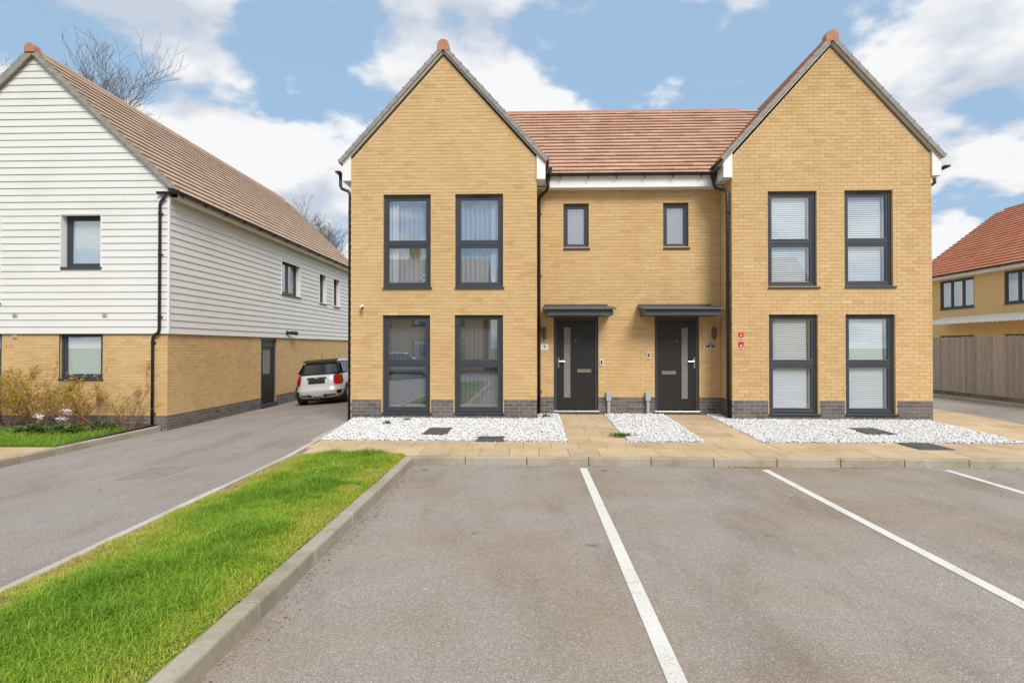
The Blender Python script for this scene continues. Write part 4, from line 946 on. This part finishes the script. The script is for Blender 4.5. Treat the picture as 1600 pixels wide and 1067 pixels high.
def blades(name, x, y, z, h, lean, wdt, tints, mat, parent=None):
    n = len(x); a = rng.uniform(0, 2*math.pi, n); b = a+rng.normal(0, .6, n)+math.pi/2; dx, dy = np.cos(a), np.sin(a); lx, ly = np.cos(b)*lean*h, np.sin(b)*lean*h
    V = np.zeros((n, 5, 3)); base = np.stack([x, y, z], 1); wv = np.stack([dx, dy, 0*dx], 1)*wdt[:, None]
    V[:, 0] = base-wv; V[:, 1] = base+wv
    mid = base+np.stack([lx*.35, ly*.35, h*.6], 1); V[:, 2] = mid+wv*.75; V[:, 3] = mid-wv*.75
    V[:, 4] = base+np.stack([lx, ly, h*np.clip(1-.35*lean, .3, 1)], 1)
    k = 5*np.arange(n)[:, None]; loops = np.concatenate([k+np.array([0, 1, 2, 3]), k+np.array([3, 2, 4])], 1).ravel()
    st = (7*np.arange(n)[:, None]+np.array([0, 4])).ravel(); tt = np.tile([4, 3], n)
    return raw(name, V.reshape(-1, 3), loops, st, tt, mat, parent, np.repeat(tints, 2))
n = 270000
y = -1.2+9.55*rng.random(n)**1.0; x = -3.425+1.615*rng.random(n)
keep = (y > 1.2) | (rng.random(n) < .35); keep &= (x < -1.835) | (rng.random(len(x)) < .3); x, y = x[keep], y[keep]; n = len(x)
cl = vnoise(x+9, y+9, 2.6, 3)*.6+vnoise(x+9, y+9, 7, 4)*.4; ed = np.minimum(x+3.42, -1.835-x); edge = np.clip(1-ed/.38, 0, 1); edgeL = np.clip(1-(x+3.42)/.5, 0, 1)
h = (.026+.10*cl**1.5)*(1-.55*edge)*rng.choice([.5, .8, 1.0, 1.25, 1.7], n, p=[.15, .3, .3, .18, .07]); h[ed < .03] *= .5
lg = vnoise(x+4, y+2, 1.1, 14); tn = np.clip(.40-.40*(cl-.5)+.30*edge**.7+.22*edgeL**.7+.28*(lg-.5)+rng.normal(0, .13, n), 0, .999)
bare = (vnoise(x+3, y+5, 3.1, 9) > .78) & (edge > .1); tn[bare] = np.clip(tn[bare]+.3, 0, .999); h[bare] *= .5
stuff(blades('grass', x, y, .012*np.ones(n), h, rng.uniform(.2, 1.1, n), rng.uniform(.0016, .0036, n), tn, 'grass_blade'), 'bright green lawn strip between driveway and parking bay', 'grass')
def daisy(x, y, lab):
    m = MB(); c = Vector((x, y, .075)); m.tube([(x, y, .01), (x+.005, y, .075)], .0018, 5)
    for k in range(9):
        a = 2*math.pi*k/9; d = Vector((math.cos(a), math.sin(a), .15)); s_ = Vector((-math.sin(a), math.cos(a), 0))*.004; m.face([c+d*.003-s_, c+d*.015-s_, c+d*.018, c+d*.015+s_, c+d*.003+s_])
    return tag(m.build('daisy', 'flower_white', None, origin=(x, y, .0)), lab, 'daisy', 'daisies in the lawn')
for (x, y) in ((-3.05, 3.15), (-2.95, 2.85), (-2.92, 2.83), (-2.6, 6.9), (-2.3, 6.6), (-2.45, 7.2)): daisy(x, y, 'tiny white daisy in the lawn strip')
# fallen leaves and grit along the kerbs
def litter(name, xs, ys, zs, size, label):
    n = len(xs); mb = MB()
    for i in range(n):
        a = random.uniform(0, 6.3); s_ = size*random.uniform(.5, 1.5); c, d = math.cos(a)*s_, math.sin(a)*s_; p = Vector((xs[i], ys[i], zs[i])); mb.cur = random.random(); up_ = Vector((0, 0, random.uniform(.0, s_*.6)))
        mb.face([p-Vector((c, d, 0)), p+Vector((d*.4, -c*.4, 0))+up_, p+Vector((c, d, 0)), p+Vector((-d*.4, c*.4, 0))+up_*.3])
    o = mb.build(name, 'leaf_litter', None); return stuff(o, label, 'leaf litter')
n = 420; ly = rng.uniform(2.6, 8.2, n); lx = -1.69+np.abs(rng.normal(0, .07, n))+.12*(vnoise(ly, ly, 2.0, 5) > .6)*rng.random(n)
litter('leaf_litter', lx, ly, np.full(n, -.117), .011, 'dry leaf litter along the foot of the lawn kerb')
n = 330; lx = np.concatenate([rng.normal(3.2, .22, 130), rng.normal(4.75, .25, 60), rng.uniform(-1.6, 7.5, 140)]); ly = 8.262-np.abs(rng.normal(0, .035, n))
litter('leaf_litter', lx, ly, np.full(n, -.117), .014, 'dry leaf litter along the foot of the pavement kerb')
n = 110; P = np.stack([rng.uniform(-1.4, 6, n), rng.uniform(2.7, 8, n), np.full(n, -.117)], 1)
stuff(stones('loose_grit', P, rng.uniform(.002, .006, n), 'gravel_white'), 'loose grit scattered over the parking bays', 'grit')
n = 170; sx_ = np.concatenate([rng.uniform(.66, 1.64, 45), rng.uniform(2.98, 3.89, 45), rng.uniform(-3.2, 8, 80)]); sy_ = np.concatenate([rng.uniform(9.7, 12.7, 90), 9.68-np.abs(rng.normal(0, .12, 80))])
edge_ = np.concatenate([np.minimum(np.abs(sx_[:45]-.64), np.abs(sx_[:45]-1.66)), np.minimum(np.abs(sx_[45:90]-2.97), np.abs(sx_[45:90]-3.9)), np.zeros(80)]); kp = edge_ < rng.random(170)*.16
P = np.stack([sx_, sy_, np.array([gz(v) for v in sy_])+.004], 1)[kp]
stuff(stones('stray_stones', P, rng.uniform(.007, .014, len(P)), 'gravel_white'), 'stray white stones spilled on the paving edges', 'stones')
n = 150; lx = np.concatenate([rng.uniform(-3.5, .6, 60), rng.uniform(1.7, 2.9, 40), rng.uniform(4, 8.2, 50)]); ly = rng.uniform(9.75, 12.0, n)
litter('leaf_litter', lx, ly, np.array([gz(v) for v in ly])+.024, .013, 'dry leaf scraps lying on the white gravel beds')
# weeds in the gravel
def weed(x, y, n_, r, hh, label):
    z0 = gz(y)+.01; xs = x+rng.normal(0, r, n_); ys = y+rng.normal(0, r*.6, n_)
    o = blades('weed', xs-x, ys-y, np.zeros(n_), rng.uniform(.4, 1, n_)*hh, rng.uniform(.3, 1.3, n_), rng.uniform(.003, .008, n_), rng.random(n_), 'leaf_green'); o.location = (x, y, z0)
    return tag(o, label, 'weed', 'weeds in the gravel')
weed(1.62, 10.15, 260, .10, .09, 'green weed spilling from the middle gravel bed onto the left path')
weed(-2.85, 11.3, 60, .035, .12, 'grassy weed tuft in the left gravel bed near the gable window'); weed(-2.55, 11.8, 50, .04, .08, 'small grassy weed at the foot of the left gable')
weed(.35, 12.3, 70, .06, .12, 'weed growing in the gravel corner beside the left downpipe')

# ================================================================ planting bed by the boarded house
m = MB(); m.face([(-16, 10.2, -.215), (-8.71, 10.2, -.235), (-8.71, 13.04, -.2), (-16, 13.04, -.17)]); structure(m.build('planting_bed', 'soil'))
n = 15000; x = rng.uniform(-14, -8.72, n); y = 10.2+2.0*rng.random(n)**1.5; z = -.235+.02*(y-10.2); cl = vnoise(x+20, y, 3, 8)
stuff(blades('bed_grass', x, y, z, (.05+.10*cl)*rng.uniform(.6, 1.3, n), rng.uniform(.2, 1, n), rng.uniform(.002, .0045, n), np.clip(.12+.5*cl*rng.random(n)+.2*rng.random(n), 0, .97), 'grass_blade'), 'grass edge of the planting bed by the boarded house', 'grass')
def leaf(mb, p, d, ln, wd, up=Vector((0, 0, 1))):
    d = d.normalized(); s_ = d.cross(up); s_ = s_.normalized()*wd if s_.length > .01 else Vector((wd, 0, 0)); nn_ = s_.cross(d).normalized()*ln*.12
    mb.face([p, p+d*ln*.5+s_+nn_, p+d*ln-nn_, p+d*ln*.5-s_+nn_])
def leafy_clump(x, y, n_, r, hh, sz, mat, name, label, cat, group=None):
    t = empty(name, (x, y, -.22), label, cat, group); mb = MB(); st = MB()
    for i in range(n_):
        a = random.uniform(0, 6.28); rr = r*math.sqrt(random.random()); q = Vector((x+rr*math.cos(a), y+rr*math.sin(a)*.7, -.2+hh*random.uniform(.3, 1)*(1-.5*rr/r)))
        b = Vector((x+rr*.5*math.cos(a), y+rr*.35*math.sin(a), -.22)); st.tube([b, (b+q)/2+Vector((0, 0, .02)), q], .003, 4, cap=False)
        mb.cur = random.random()
        for k in range(3): leaf(mb, q, Vector((math.cos(a+k*2.1), math.sin(a+k*2.1), random.uniform(-.3, .4))), sz*random.uniform(.7, 1.3), sz*.34)
    mb.build('leaves', mat, t); st.build('stalks', 'stem_brown', t); return t
for (x, y, n_, r, hh, sz) in ((-10.35, 11.55, 75, .42, .26, .11), (-9.7, 11.6, 55, .32, .24, .10), (-10.9, 11.0, 45, .35, .14, .09), (-12.4, 11.5, 60, .5, .2, .10), (-11.7, 10.75, 40, .3, .12, .07), (-9.25, 12.1, 60, .35, .3, .08)):
    leafy_clump(x, y, n_, r, hh, sz, 'leaf_green', 'ground_cover_plant', {-10.35: 'broad leaved green plant below the white flowers in the bed', -9.7: 'leafy green plant in the bed nearer the downpipe', -10.9: 'low grey green plant at the front of the bed', -12.4: 'leafy green plant at the far left of the bed', -11.7: 'small pale plant at the paving edge of the bed', -9.25: 'tall grassy green plant beside the downpipe'}[x], 'plant', 'green plants in the bed')
def shrub(x, y, hh, spread, nst, label, leafn):
    t = empty('forsythia_shrub', (x, y, -.2), label, 'shrub', 'yellow shrubs along the brick wall'); st = MB(); lf = MB()
    def grow(p, d, ln, r, lev):
        pts = [p]; q = p.copy(); dd = d.normalized()
        for k in range(4):
            dd = (dd+Vector((random.uniform(-.25, .25), random.uniform(-.2, .2), random.uniform(-.12, .12)))).normalized(); q = q+dd*ln/4
            if q.y > 12.96: q.y = 12.96
            pts.append(q.copy())
            if lev > 0 and random.random() < .62: grow(q, (dd+Vector((random.uniform(-.9, .9), random.uniform(-.6, .6), random.uniform(-.2, .7)))).normalized(), ln*random.uniform(.4, .7), r*.6, lev-1)
            if (lev < 2 or k > 1) and random.random() < leafn:
                for _ in range(random.randint(2, 5)):
                    lf.cur = random.random(); leaf(lf, q+Vector((random.uniform(-.025, .025),)*3), Vector((random.uniform(-1, 1), random.uniform(-1, 1), random.uniform(-.3, .9))), random.uniform(.035, .07), random.uniform(.012, .021))
        st.tube(pts, [r*(1-.16*k) for k in range(5)], 4, cap=False)
    for i in range(nst):
        a = random.uniform(0, 6.28); d = Vector((math.cos(a)*spread, math.sin(a)*spread*.5, 1.0)); grow(Vector((x+.12*math.cos(a), y+.1*math.sin(a), -.22)), d, hh*random.uniform(.7, 1.1), .010, 2)
    st.build('branches', 'stem_brown', t); lf.build('leaves', 'leaf_yellow', t)
shrub(-12.45, 12.4, .85, .9, 10, 'yellow leaved shrub at the far left of the brick wall', .75)
shrub(-11.75, 12.5, .92, .8, 11, 'densest yellow leaved shrub left of the lower window', .85)
shrub(-11.05, 12.45, .85, .95, 11, 'yellow leaved shrub under the left edge of the lower window', .8)
shrub(-10.35, 12.5, .85, .95, 11, 'yellow leaved shrub under the right edge of the lower window', .75)
shrub(-9.6, 12.5, .78, 1.0, 9, 'sparse brown twigged shrub between window and downpipe', .42)
shrub(-8.98, 12.5, .8, .8, 6, 'thin twiggy shrub beside the downpipe', .3)
def flower(x, y, z, label):
    t = empty('white_flower', (x, y, -.22), label, 'flower', 'white flower heads in the bed'); MB().tube([(x, y, -.22), (x+.02, y, (z-.2)/2), (x, y, z)], .006, 5).build('stalk', 'stem_brown', t)
    P = np.array([x, y, z])+rng.normal(0, 1, (60, 3))*np.array([.045, .035, .022]); o = stones('petals', P, rng.uniform(.008, .016, 60), 'flower_white', t); stuff(o)
flower(-10.62, 12.0, .10, 'white flower head left of the pair in the bed'); flower(-10.05, 12.05, .22, 'upper right white flower head in the bed'); flower(-10.13, 12.0, .05, 'lower right small white flower head in the bed')

# ================================================================ the parked hatchback
CX, CY = -6.58, 17.45; cz = float(drive_z(CX, CY+1.9)); slope = math.atan2(.348, 8.6-3.9)
CAR = empty('hatchback_car', (CX, CY, cz), 'silver hatchback with black rear spoiler parked beside the side door', 'car', local=True, rot=(0, -slope, 0))
def loft(levels, ncir=64, p=4.4):
    mb = MB(); V = []
    for (z, w_, yr, yf) in levels:
        for k in range(ncir):
            a = 2*math.pi*k/ncir; c, s_ = math.cos(a), math.sin(a); e = 2/p
            V.append((w_*math.copysign(abs(c)**e, c), (yr+yf)/2+(yf-yr)/2*math.copysign(abs(s_)**e, s_), z))
    F = []; nl = len(levels)
    for i in range(nl-1):
        for k in range(ncir): F.append((i*ncir+k, i*ncir+(k+1) % ncir, (i+1)*ncir+(k+1) % ncir, (i+1)*ncir+k))
    F += [tuple(range(ncir))[::-1], tuple((nl-1)*ncir+k for k in range(ncir))]; mb.add(V, F); return mb
BODY = [(.21, .72, .16, 3.72), (.25, .79, .07, 3.78), (.33, .835, .02, 3.82), (.43, .855, 0, 3.83), (.475, .858, .0, 3.83), (.50, .845, .022, 3.82), (.62, .845, .035, 3.79), (.74, .838, .055, 3.72), (.84, .815, .085, 3.55), (.91, .785, .12, 3.2), (.945, .74, .17, 2.95)]
loft(BODY).build('body', 'car_silver', CAR, smooth=True)
def rear_y(x, z):
    zs = [b[0] for b in BODY]; w_ = np.interp(z, zs, [b[1] for b in BODY]); yr = np.interp(z, zs, [b[2] for b in BODY]); yf = np.interp(z, zs, [b[3] for b in BODY]); c = min(.999, abs(x)/w_); p = 4.4
    return (yr+yf)/2-(yf-yr)/2*(1-c**p)**(1/p)
CAB = [(.93, .74, .15, 2.75), (1.0, .715, .205, 2.60), (1.12, .665, .30, 2.35), (1.25, .61, .40, 2.05), (1.33, .57, .46, 1.85)]
loft(CAB, p=4.5).build('cabin', 'cabin_black', CAR, smooth=True)
loft([(1.315, .585, .45, 1.95), (1.36, .575, .45, 1.9), (1.39, .51, .51, 1.75), (1.405, .36, .66, 1.5)], p=4.5).build('car_roof', 'car_silver', CAR, smooth=True)
def cab_y(x, z, lev=CAB, p=4.5):
    zs = [b[0] for b in lev]; w_, yr, yf = (np.interp(z, zs, [b[k] for b in lev]) for k in (1, 2, 3)); c = min(.999, abs(x)/w_); return (yr+yf)/2-(yf-yr)/2*(1-c**p)**(1/p)
def screen(x0, x1, z0, z1, name, mat):
    m = MB(); n_ = 10; V = []
    for z in np.linspace(z0, z1, 5):
        k = 1-.20*(z-z0)/(z1-z0)
        for x in np.linspace(x0*k, x1*k, n_): V.append((x, cab_y(x, z)-.012, z))
    m.add(V, [(r_*n_+i, r_*n_+i+1, (r_+1)*n_+i+1, (r_+1)*n_+i) for r_ in range(4) for i in range(n_-1)]); return m.build(name, mat, CAR, smooth=True)
screen(-.60, .60, .97, 1.30, 'rear_window', 'screen_glass')
for sx in (-1, 1):
    m = MB(); P_ = [(.42, .98), (1.1, .98), (1.05, 1.28), (.62, 1.28)]; m.face([(sx*(np.interp(z, [.93, 1.33], [.745, .578])+.004), y_, z) for y_, z in P_]); m.build('side_window', 'screen_glass', CAR)
    m = MB(); P_ = [(1.17, .98), (2.25, .98), (1.85, 1.28), (1.12, 1.28)]; m.face([(sx*(np.interp(z, [.93, 1.33], [.745, .578])+.004), y_, z) for y_, z in P_]); m.build('side_window', 'screen_glass', CAR)
m = MB(); V = []
for x in np.linspace(-.53, .53, 11):
    e = 1-(abs(x)/.57)**4; V += [(x, .36+.10*(1-e)+.03*x*x, 1.335), (x, .62, 1.385+.012*e), (x, .36+.10*(1-e)+.03*x*x, 1.365), (x, .62, 1.405+.012*e)]
m.add(V, [q for i in range(10) for q in ((4*i, 4*i+4, 4*i+5, 4*i+1), (4*i+2, 4*i+3, 4*i+7, 4*i+6), (4*i, 4*i+2, 4*i+6, 4*i+4), (4*i+1, 4*i+5, 4*i+7, 4*i+3))]); m.build('spoiler', 'trim_black', CAR)
MB().tube([(0, .75, 1.40), (0, .62, 1.62)], .006, 6).build('aerial', 'trim_black', CAR)
MB().tube([(.03, .155, .955), (-.1, .20, 1.0), (-.33, .225, 1.02)], .012, 6).build('wiper', 'trim_black', CAR)
def patch(poly, lift, th, name, mat, parent, sm=False):
    """a panel that follows the curved tail; poly = (x,z) outline"""
    m = MB(); A = [Vector((x, rear_y(x, z)-lift, z)) for x, z in poly]; cx_, cz_ = sum(p[0] for p in poly)/len(poly), sum(p[1] for p in poly)/len(poly); c = Vector((cx_, rear_y(cx_, cz_)-lift-.004, cz_)); B = [p+Vector((0, th, 0)) for p in A]; n_ = len(A)
    m.add([*A, *B, c], [(i, (i+1) % n_, 2*n_) for i in range(n_)]+[(i, n_+i, n_+(i+1) % n_, (i+1) % n_) for i in range(n_)]); return m.build(name, mat, parent, smooth=sm)
def rrect(cx_, cz_, w_, h_, p=4, n_=24, skew=0):
    o = []
    for k in range(n_):
        a = 2*math.pi*k/n_; c, s_ = math.cos(a), math.sin(a); z = h_/2*math.copysign(abs(s_)**(2/p), s_); o.append((cx_+w_/2*math.copysign(abs(c)**(2/p), c)+skew*z, cz_+z))
    return o
for sx in (-1, 1):
    r_ = patch(rrect(sx*.625, .775, .215, .31, 3.6, skew=-sx*.12), .022, .06, 'tail_light', 'trim_black', CAR)
    patch(rrect(sx*.625, .775, .19, .285, 3.6, skew=-sx*.12), .034, .02, 'lens', 'lamp_red', r_)
    patch(rrect(sx*.625, .775, .095, .15, 3.6, skew=-sx*.12), .042, .01, 'inner_lens', 'lamp_red', r_)
patch(rrect(0, .755, .62, .24, 5), .001, .02, 'plate_recess', 'car_silver', CAR)
patch(rrect(0, .73, .53, .125, 12), .012, .02, 'number_plate', 'rubber_black', CAR)
patch(rrect(0, .835, .62, .06, 4), .022, .03, 'boot_handle', 'trim_black', CAR); patch(rrect(0, .845, .12, .035, 2.4), .030, .012, 'badge', 'chrome', CAR)
patch([(-.84*.93, .47), (.84*.93, .47), (.84*.93, .485), (-.84*.93, .485)], .004, .01, 'bumper_seam', 'rubber_black', CAR)
for sx in (-1, 1):
    patch(rrect(sx*.68, .385, .17, .12, 5), .006, .02, 'bumper_vent', 'trim_black', CAR)
    patch([(sx*.16, .245), (sx*.22, .335), (sx*.53, .335), (sx*.56, .29), (sx*.50, .235)][::sx], .010, .02, 'lower_insert', 'trim_black', CAR)
    patch(rrect(sx*.42, .312, .17, .03, 4), .020, .01, 'reflector', 'lamp_red', CAR)
    m = MB(); c = sx*.058; m.tube([(c, .20, .255), (c, -.01, .255)], .046, 16); e_ = m.build('exhaust', 'chrome', CAR, smooth=False); m = MB(); m.tube([(c, .02, .255), (c, -.012, .255)], .036, 16); m.build('exhaust_bore', 'rubber_black', e_)
    m = MB(); m.tube([(sx*.80, .98, .98), (sx*.93, 1.02, 1.0)], .03, 8); m.box((sx*.87, .96, .95), (sx*.96, 1.06, 1.06)); m.build('mirror', 'trim_black', CAR, bevel=.02).location = (0, 1.0, 0)
    for yw in (.66, 3.12):
        wy = MB(); wy.tube([(sx*.60, yw, .305), (sx*.62, yw, .305), (sx*.785, yw, .305), (sx*.805, yw, .305)], [.27, .305, .305, .27], 28); wh = wy.build('wheel', 'rubber_black', CAR)
        m = MB(); m.tube([(sx*.77, yw, .305), (sx*.812, yw, .305)], .215, 20); m.build('rim', 'steel', wh)
        m = MB(); m.tube([(sx*.80, yw+.34*math.cos(math.pi*k/12), .29+.35*math.sin(math.pi*k/12)) for k in range(13)], .024, 6); m.build('wheel_arch', 'trim_black', CAR)
m = MB(); m.box((-.66, .3, .13), (.66, 3.6, .24)); m.build('underbody', 'rubber_black', CAR)

# ================================================================ fences, the house beyond, the street behind the camera
FE = empty('timber_fence', (13.5, 18, 0), 'weathered grey close-boarded timber fence beside the right road', 'fence')
first = None
y = 12.6; i = 0
while y < 24.5:
    if first is None:
        m = MB(); m.add([(0, 0, 0), (0, .118, 0), (.012, .118, 0), (.024, 0, 0), (0, 0, 1), (0, .118, 1), (.012, .118, 1), (.024, 0, 1)], [(0, 1, 5, 4), (1, 2, 6, 5), (2, 3, 7, 6), (3, 0, 4, 7), (4, 5, 6, 7), (3, 2, 1, 0)]); first = m.build('fence_board', 'fence_wood', FE); o = first
    else: o = bpy.data.objects.new('fence_board', first.data); col.objects.link(o); par(o, FE)
    o.location = (13.5+random.uniform(-.004, .004), y, .19); o.scale = (1, 1, 1.72+random.uniform(-.012, .012)); y += .107+random.uniform(-.003, .006); i += 1
for k, z in enumerate((.45, 1.05, 1.65)):
    m = MB(); m.box((13.53, 12.6, z-.04), (13.58, 24.5, z+.04)); m.build('rail', 'fence_wood', FE)
plain('mossy_board', (.16, .15, .085), .95, var=.35, scale=5, bmp=.4)
for k in range(4):
    m = MB(); m.box((13.49, 12.6+k*3, -.05), (13.53, 15.58+k*3, .185)); m.build('gravel_board', 'mossy_board', FE)
kerb_run('fence_kerb', (13.40, 12.6), (13.40, 40), .09, .05, -.3, .915, 'edging_concrete', left=False, bevel=.004)
FB = empty('timber_fence', (-6, 28.2, -.3), 'brown timber fence across the far end of the driveway', 'fence')
for k in range(40):
    m = MB(); x = -8.6+k*.125; m.box((x, 28.2, -.4), (x+.12, 28.22, 1.55)); m.build('fence_board', 'fence_wood', FB)
HR = empty('brick_house', (25, 27, 0), 'yellow brick house with orange tiled roof behind the fence', 'house')
XH, XB, Y0h, Y1h = 20.5, 29.5, 14.0, 31.0; FH = (Vector((XH, 0, 0)), Vector((0, -1, 0)), Vector((-1, 0, 0)))
OH = [(-29.1, -26.9, 3.44, 4.86), (-25.25, -23.1, 3.44, 4.86), (-20.6, -18.6, 3.44, 4.86), (-29.1, -26.9, .6, 2.15), (-25.25, -23.1, .6, 2.15)]
mb = MB(); wall_sheet(mb, (XH, 0, 0), (0, -1, 0), (-1, 0, 0), -Y1h, -Y0h, -.3, 5.05, OH, .15); mb.face([(XH, Y1h, -.3), (XB, Y1h, -.3), (XB, Y1h, 5.05), (25, Y1h, 8.3), (XH, Y1h, 5.05)]); mb.face([(XB, Y0h, -.3), (XH, Y0h, -.3), (XH, Y0h, 5.05), (25, Y0h, 8.3), (XB, Y0h, 5.05)]); mb.build('wall', 'brick_far', HR)
for (a, b, c, d) in OH:
    window(HR, FH, a, b, c, d, ['v', a+(b-a)/3, a+2*(b-a)/3], .05, fw=.07, sw=.05)
    m = MB(); m.box((XH+.25, -b, c), (XH+.27, -a, d)); m.build('net_curtain', 'curtain_sheer', HR)
ph = math.atan(.76)
roof(HR, (20.15, Y0h-.2, 5.10), (0, 1, 0), Y1h-Y0h+.35, (math.cos(ph), 0, math.sin(ph)), (-math.sin(ph), 0, math.cos(ph)), 4.85/math.cos(ph), .27, .30, 'tile_orange')
mb = MB(); mb.face([(25, Y0h-.2, 8.79), (25, Y1h+.15, 8.79), (29.9, Y1h+.15, 4.9), (29.9, Y0h-.2, 4.9)]); mb.build('roof', 'tile_orange', HR)
ridge_run(HR, (25, Y0h-.2, 8.82), (0, 1, 0), Y1h-Y0h+.35, r=.12)
m = MB(); m.box((20.18, Y0h, 4.92), (20.21, Y1h, 5.12)); m.build('fascia', 'upvc_white', HR); gutter(HR, (20.10, Y0h, 5.10), (20.10, Y1h, 5.10), .06, 10)
m = MB(); m.box((20.21, Y0h, 4.92), (XH, Y1h, 4.94)); m.build('soffit', 'upvc_white', HR)
t = empty('awning', (20.2, 25.5, 2.75), 'white scalloped awning on the brick house behind the fence', 'awning')
m = MB(); m.add([(XH-.01, 21.5, 3.02), (XH-.01, 28.7, 3.02), (19.6, 28.7, 2.78), (19.6, 21.5, 2.78), (XH-.01, 21.5, 3.05), (XH-.01, 28.7, 3.05), (19.6, 28.7, 2.81), (19.6, 21.5, 2.81)], [(0, 1, 2, 3), (7, 6, 5, 4), (0, 4, 5, 1), (1, 5, 6, 2), (2, 6, 7, 3), (3, 7, 4, 0)]); m.build('cover', 'upvc_white', t)
m = MB(); k = 21.5
while k < 28.65: m.prism([(19.59, k, 2.80), (19.59, k+.24, 2.80), (19.59, k+.24, 2.70), (19.59, k+.12, 2.66), (19.59, k, 2.70)], (.012, 0, 0)); k += .24
m.build('valance', 'upvc_white', t)
# houses across the road, behind the camera: seen mirrored in the panes
def far_house(x0, x1, y, label):
    h_ = empty('terrace_house', ((x0+x1)/2, y, -.12), label, 'house', 'houses across the road'); ops = []
    x = x0+1.0
    while x < x1-1.6: ops += [(-x-1.1, -x, .7, 2.1), (-x-1.1, -x, 3.1, 4.4)]; x += 2.6
    fo = (Vector((0, y, 0)), Vector((-1, 0, 0)), Vector((0, 1, 0))); mb = MB(); wall_sheet(mb, (0, y, 0), (-1, 0, 0), (0, 1, 0), -x1, -x0, -.3, 5.1, ops, .12)
    for xx in (x0, x1): mb.face([(xx, y, -.3), (xx, y-8, -.3), (xx, y-8, 5.1), (xx, y-4, 8.2), (xx, y, 5.1)])
    mb.build('wall', 'brick_far', h_)
    for q in ops: window(h_, fo, *q, [], .05, sash=False); m = MB(); m.box((-q[1], y-.3, q[2]), (-q[0], y-.28, q[3])); m.build('net_curtain', 'curtain_sheer', h_)
    mb = MB(); mb.face([(x0-.2, y+.3, 4.95), (x1+.2, y+.3, 4.95), (x1+.2, y-4, 8.4), (x0-.2, y-4, 8.4)]); mb.face([(x0-.2, y-4, 8.4), (x1+.2, y-4, 8.4), (x1+.2, y-8.3, 4.95), (x0-.2, y-8.3, 4.95)]); mb.build('roof', 'tile_brown', h_)
    m = MB(); m.box(((x0+x1)/2-.4, y-4.4, 7.9), ((x0+x1)/2+.4, y-3.7, 9.2)); m.build('chimney', 'brick_far', h_)
far_house(-14.5, -3.3, -15.5, 'brick house with brown roof across the road, on the left'); far_house(-2.3, 8.6, -15.5, 'brick house with brown roof across the road, in the middle'); far_house(9.6, 20, -15.5, 'brick house with brown roof across the road, on the right')

c2 = CAR.copy(); col.objects.link(c2); c2.location = (-9.2, -9.5, -.12); c2.rotation_euler = (0, 0, R(-90)); c2['label'] = 'silver hatchback parked across the road, mirrored in the left gable panes'
for ch in list(CAR.children):
    c = ch.copy(); col.objects.link(c); c.parent = c2
    for g_ in ch.children:
        d = g_.copy(); col.objects.link(d); d.parent = c
# ================================================================ bare trees
def bare_tree(x, y, hgt, label, seed, lev=5, r0=.22, nb=4):
    rr = random.Random(seed); t = empty('bare_tree', (x, y, -.5), label, 'tree', 'leafless trees behind the houses'); tr = MB(); cr = MB()
    def grow(p, d, ln, r, k):
        mbx = tr if k >= lev-1 else cr; pts = [p]; q = p.copy(); dd = d; sgm = 4 if k > 2 else 3
        for i in range(sgm):
            dd = (dd+Vector((rr.uniform(-.2, .2), rr.uniform(-.2, .2), rr.uniform(-.05, .16)))).normalized(); q = q+dd*ln/sgm; pts.append(q.copy())
            if k > 0:
                for _ in range(2 if i == sgm-1 else (1 if rr.random() < .9 else 0)):
                    a = rr.uniform(0, 6.28); v = Vector((math.cos(a), math.sin(a), rr.uniform(-.1, .6))); grow(q, (dd*.9+v*rr.uniform(.5, .9)).normalized(), ln*rr.uniform(.55, .78), max(r*.5, .009), k-1)
        mbx.tube(pts, [max(.008, r*(1-.5*i/sgm)) for i in range(sgm+1)], 6 if k >= lev-1 else 3, cap=False)
    grow(Vector((x, y, -.5)), Vector((0, 0, 1)), hgt*.31, r0, lev)
    tr.build('trunk', 'twig', t); cr.build('crown', 'twig', t)
bare_tree(-28.8, 31, 28, 'tall bare tree behind the ridge of the boarded house', 3, 6, .3)
bare_tree(-31.0, 35, 21, 'bare tree with fine twigs behind the boarded roof', 5, 6, .25)
bare_tree(-24.5, 35, 17, 'low bare tree showing just above the boarded roof', 21, 6, .2)
bare_tree(-19.0, 46, 17.5, 'bare tree beyond the far end of the boarded roof', 8, 6, .22)
bare_tree(-16.3, 47, 15, 'smaller bare tree between the two houses', 12, 6, .2)
